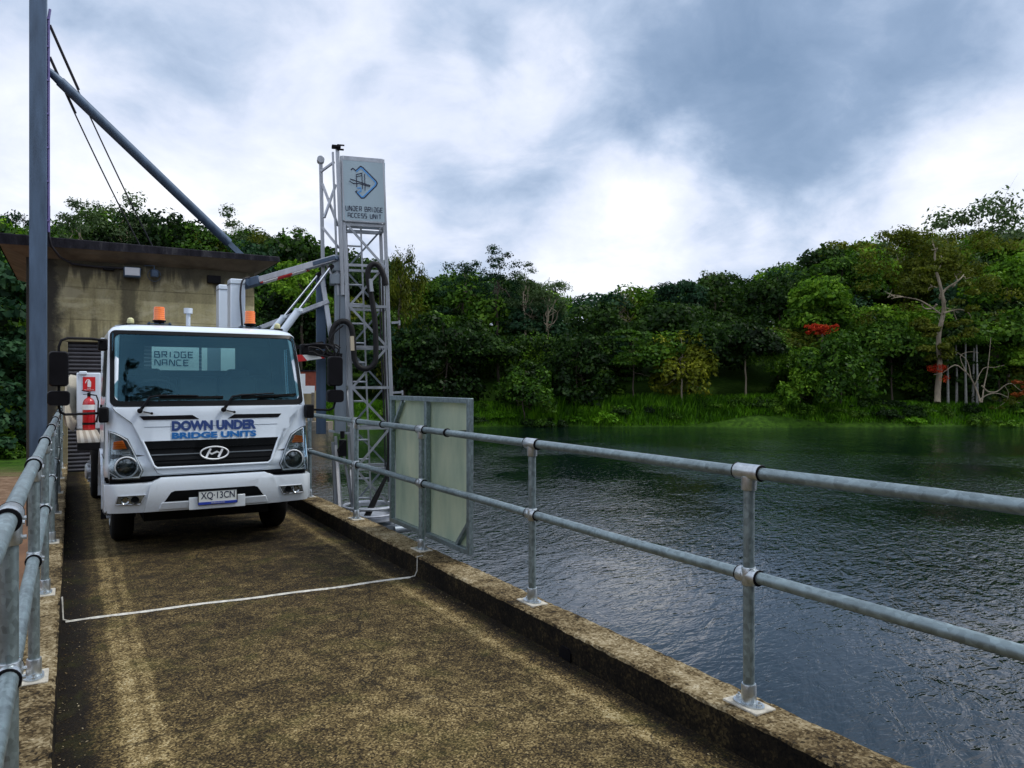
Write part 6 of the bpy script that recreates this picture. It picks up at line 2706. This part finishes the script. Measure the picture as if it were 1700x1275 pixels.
# leaning bare limbs with red blossom at the right edge
X, Y = at(1640, 86.5)
lb = empty('leaning_tree', (X, Y, ground_h(X, Y)), 'leaning tree with bare pale limbs and rusty leaves, right edge of far bank', 'tree')
mb = MB()
for pts_, r0 in (([(1628, 668), (1622, 650), (1612, 628), (1600, 615), (1585, 606), (1566, 618), (1550, 622)], .22), ([(1630, 640), (1640, 650), (1655, 650), (1668, 640), (1680, 637), (1694, 648), (1720, 655)], .16),
                 ([(1625, 665), (1640, 655), (1660, 654), (1690, 668), (1715, 676)], .15), ([(1612, 628), (1606, 600), (1590, 586), (1570, 578)], .12), ([(1604, 618), (1594, 592), (1610, 584), (1625, 586)], .10),
                 ([(1668, 641), (1674, 652), (1670, 666), (1650, 680)], .08), ([(1618, 640), (1632, 612), (1650, 610), (1668, 606)], .09), ([(1630, 668), (1634, 640), (1640, 610), (1645, 560)], .18)):
    P3 = smoothpath([fp_(a, b, 86.3 + .3 * math.sin(i)) for i, (a, b) in enumerate(pts_)], 3)
    n = len(P3)
    mb.tube(P3, [r0 * .55 * (1 - .75 * i / n) for i in range(n)], 6)
mb.build('trunk', 'bark_pale', lb, smooth=60)


def blob(px_, py_, s_, w_, h_, n, mat, parent, name, size=.2, cl=8, seed=1):
    r = np.random.default_rng(seed)
    ends, rad = [], []
    for k in range(cl):
        c = fp_(px_ + r.uniform(-1, 1) * w_, py_ + r.uniform(-1, 1) * h_, s_ + r.uniform(-.6, .6))
        ends.append(np.array(c) - np.array(parent.location))
        rad.append((.38, .35, .22))
    V_, F_ = clumps(ends, rad, n, size, r, lo=-1, asp=.5, fill=.2)
    return npmesh(name, V_, F_, L[mat], parent)


blob(1555, 612, 85.8, 14, 6, 16, 'red', lb, 'blossom', .12, 22, 3)
blob(1568, 628, 85.8, 5, 5, 10, 'red', lb, 'blossom', .12, 5, 4)
blob(1690, 645, 85.4, 14, 12, 60, 'rust', lb, 'foliage', .16, 9, 5)
blob(1668, 668, 85.2, 22, 9, 50, 'olive', lb, 'foliage', .16, 9, 6)
X, Y = at(1366, 90)
pc = empty('flowering_tree', (X, Y, ground_h(X, Y)), 'flowering tree whose flat scarlet crown shows above the round-headed tree', 'tree')
mb = MB()
mb.tube([Vector((X, Y, ground_h(X, Y) - .2)), fp_(1366, 600, 90), fp_(1365, 552, 90)], [.25, .2, .1], 8)
mb.build('trunk', 'bark', pc)
blob(1364, 546, 88.6, 25, 7, 34, 'red', pc, 'crown', .15, 34, 8)

# --- tall grass and reeds on the far bank
r = np.random.default_rng(5)
Vg, n = [], 0
N = 26000
px_ = r.uniform(440, 1780, N)
s_ = 83.2 + r.uniform(0, 1, N) ** 1.2 * 6.5
for i in range(N):
    t_ = (px_[i] - 850) / 1260 * s_[i]
    X, Y = SY * s_[i] + CY * t_, CY * s_[i] - SY * t_
    z = ground_h(X, Y)
    if z < WATER_Z + .02:
        continue
    hh = 1.35 if 950 < px_[i] < 1290 else (.55 if px_[i] > 1420 or px_[i] < 830 else 1.1)
    if 885 < px_[i] < 935:
        hh = 2.0
    hh *= r.uniform(.5, 1.15) * min(1, .35 + (s_[i] - 83.2) * .35)
    a = r.uniform(0, 3.14)
    w_ = r.uniform(.05, .11)
    lx, ly = r.normal() * .25 * hh, r.normal() * .25 * hh
    ca, sa = math.cos(a) * w_, math.sin(a) * w_
    Vg += [(X - ca, Y - sa, z - .05), (X + ca, Y + sa, z - .05), (X + ca * .6 + lx * .6, Y + sa * .6 + ly * .6, z + hh * .7), (X + lx, Y + ly, z + hh)]
Vg = np.array(Vg)
o = npmesh('reeds', Vg, np.arange(len(Vg)).reshape(-1, 4), L['reed'])
tagset(o, 'bright green reeds and tall grass along the far water edge', 'reeds', kind='stuff')

# undergrowth of the left bank
Vs, Fs, n = [], [], 0
for k in range(70):
    a, b = at(r.uniform(-300, 46), r.uniform(37, 44))
    V_, F_, _ = crown_data('bush', r.uniform(.5, 1.5), r.uniform(1, 2.4), 300 + k, .35)
    Vs.append(V_ + np.array([a, b, ground_h(a, b) - .1]))
    Fs.append(F_ + n)
    n += len(V_)
o = npmesh('undergrowth', np.concatenate(Vs), np.concatenate(Fs), L['mid'])
tagset(o, 'low green scrub at the foot of the left bank trees', 'scrub', kind='stuff')

# --- brick and concrete pump house on the far shore, half behind the mirror
X, Y = at(507, 80)
ph = empty('pump_house', (X, Y, WATER_Z), 'small pump house of red brick on a stained concrete base at the far shore', 'pump house')
Rp = Matrix.Rotation(-YAW, 3, 'Z')
c0 = Vector((X, Y, 0))
mb = MB()
mb.box(c0 + Vector((0, 0, -1.1)), (3.6, 3.0, 4.2), Rp)
mb.build('concrete_base', 'wall_far', ph) if 'wall_far' in M else mb.build('concrete_base', mat_simple('stained pump house concrete', (0.30, 0.24, 0.13), 0.9, 0, 0.5, 1.2, 0.3, streak=True), ph)
mb = MB()
mb.box(c0 + Vector((0, 0, 2.0)), (3.4, 2.8, 2.0), Rp)
mb.build('brick_wall', 'brick', ph)
mb = MB()
mb.box(c0 + Vector((0, 0, 3.06)), (3.7, 3.1, .14), Rp)
mb.build('roof', 'roof', ph)
mb = MB()
mb.box(c0 + Rp @ Vector((.1, -1.45, 1.9)), (.55, .10, 1.7), Rp)
mb.box(c0 + Rp @ Vector((.6, -1.45, 1.1)), (1.5, .12, .8), Rp)
mb.build('white_door', 'whitevinyl', ph)
mb = MB()
for k in range(3):
    mb.box(c0 + Rp @ Vector((-1.2 + k * 1.2, -1.54, -1.0)), (.30, .12, 3.6), Rp)
mb.build('buttress', 'soffit', ph)
mb = MB()
mb.box(c0 + Rp @ Vector((0, -2.2, -2.6)), (6.4, 2.2, .9), Rp)
mb.build('concrete_apron', 'soffit', ph)

# tall trees on the left bank behind the photographer: they show in the windscreen
for (x, y, H_, W_, lab) in ((-2.4, -9.0, 30, 5.0, 'tall dark tree behind the photographer, seen only as the left reflection in the windscreen'),
                            (0.2, -12.5, 25, 5.0, 'second dark tree behind the photographer, reflected lower in the windscreen'),
                            (11.0, -13.0, 24, 7.0, 'third dark tree behind the photographer, reflected low on the right of the windscreen')):
    gz_ = ground_h(x, y)
    root = empty('bank_tree', (x, y, gz_), lab, 'tree')
    V_, F_, _ = crown_data('wall', H_, W_, int(abs(x) * 10), 1.0)
    npmesh('crown', V_, F_, L['dark'], root)
    mb = MB()
    mb.tube([(x, y, gz_ - .3), (x, y, gz_ + H_ * .8)], [.35, .08], 8)
    mb.build('trunk', 'bark', root)

# unseen tree line added behind the photographer to block low light
Vs, Fs, n = [], [], 0
r = np.random.default_rng(31)
for k in range(26):
    x, y = -34 + k * 2.9, -17 - r.uniform(0, 7)
    V_, F_ = protos[(1, 3, 4)[k % 3]]
    q = r.uniform(.8, 1.15)
    Vs.append(V_ * np.array([q, q, q]) + np.array([x, y, -3.2]))
    Fs.append(F_ + n)
    n += len(V_)
o = npmesh('forest', np.concatenate(Vs), np.concatenate(Fs), L['dark'])
tagset(o, 'dark tree line added out of view behind the photographer', 'forest', kind='stuff')

# drain hole in the right kerb
mb = MB()
mb.prism([(-.06, 0), (.06, 0), (.06, .05), (.035, .075), (-.035, .075), (-.06, .05)], lambda a, b, d: (XR0 - .012 + d, 3.86 + a, .004 + b), 0, .012)
o = mb.build('drain_hole', 'black', smooth=0)
tagset(o, 'small black drain hole at the foot of the right kerb', 'drain hole')

# leaf litter and grit in the gutters and on the deck
r = np.random.default_rng(9)
N = 2600
x = np.where(r.uniform(size=N) < .38, XR0 - np.abs(r.normal(size=N)) * .10 - .01, np.where(r.uniform(size=N) < .42, XL1 + np.abs(r.normal(size=N)) * .08 + .01, r.uniform(-.05, 2.6, N)))
y = r.uniform(.8, 13, N) ** 1.0
C_ = np.stack([np.clip(x, XL1 + .01, XR0 - .012), y, np.full(N, .007)], axis=1)
Nn = np.tile(np.array([[0, 0, 1.0]]), (N, 1)) + r.normal(size=(N, 3)) * .35
V_, F_ = leaf_quads(C_, Nn, .0085, r, .55)
lm = mat_leaf('dry leaf litter', (0.03, 0.018, 0.008), (0.13, 0.09, 0.04), (0.42, 0.36, 0.24), .05)
o = npmesh('leaf_litter', V_, F_, lm)
tagset(o, 'dry leaf litter and grit scattered on the deck and in its gutters', 'litter', kind='stuff')

# low bushes hanging over the far waterline
Vs, Fs, mi, n = [], [], [], 0
r = np.random.default_rng(41)
names_ = ['mid', 'bright', 'dark', 'reed']
allq = {k: [] for k in names_}
for k in range(60):
    px_ = r.uniform(640, 1760)
    sc_ = r.uniform(83.4, 86.5)
    a, b = at(px_, sc_)
    W_ = r.uniform(1.2, 3.4)
    V_, F_, _ = crown_data('bush', r.uniform(.6, 1.6), W_, 500 + k, .35)
    allq[names_[int(r.choice(4, p=[.35, .25, .25, .15]))]].append((V_ + np.array([a, b, max(WATER_Z, ground_h(a, b)) - .1]), F_))
for j, k in enumerate(names_):
    for V_, F_ in allq[k]:
        Vs.append(V_)
        Fs.append(F_ + n)
        mi.append(np.full(len(F_), j, dtype=np.int32))
        n += len(V_)
o = npmesh('bank_bushes', np.concatenate(Vs), np.concatenate(Fs), L['mid'])
for k in names_[1:]:
    o.data.materials.append(L[k])
o.data.polygons.foreach_set('material_index', np.concatenate(mi))
tagset(o, 'low bushes hanging over the far water edge among the reeds', 'bushes', kind='stuff')
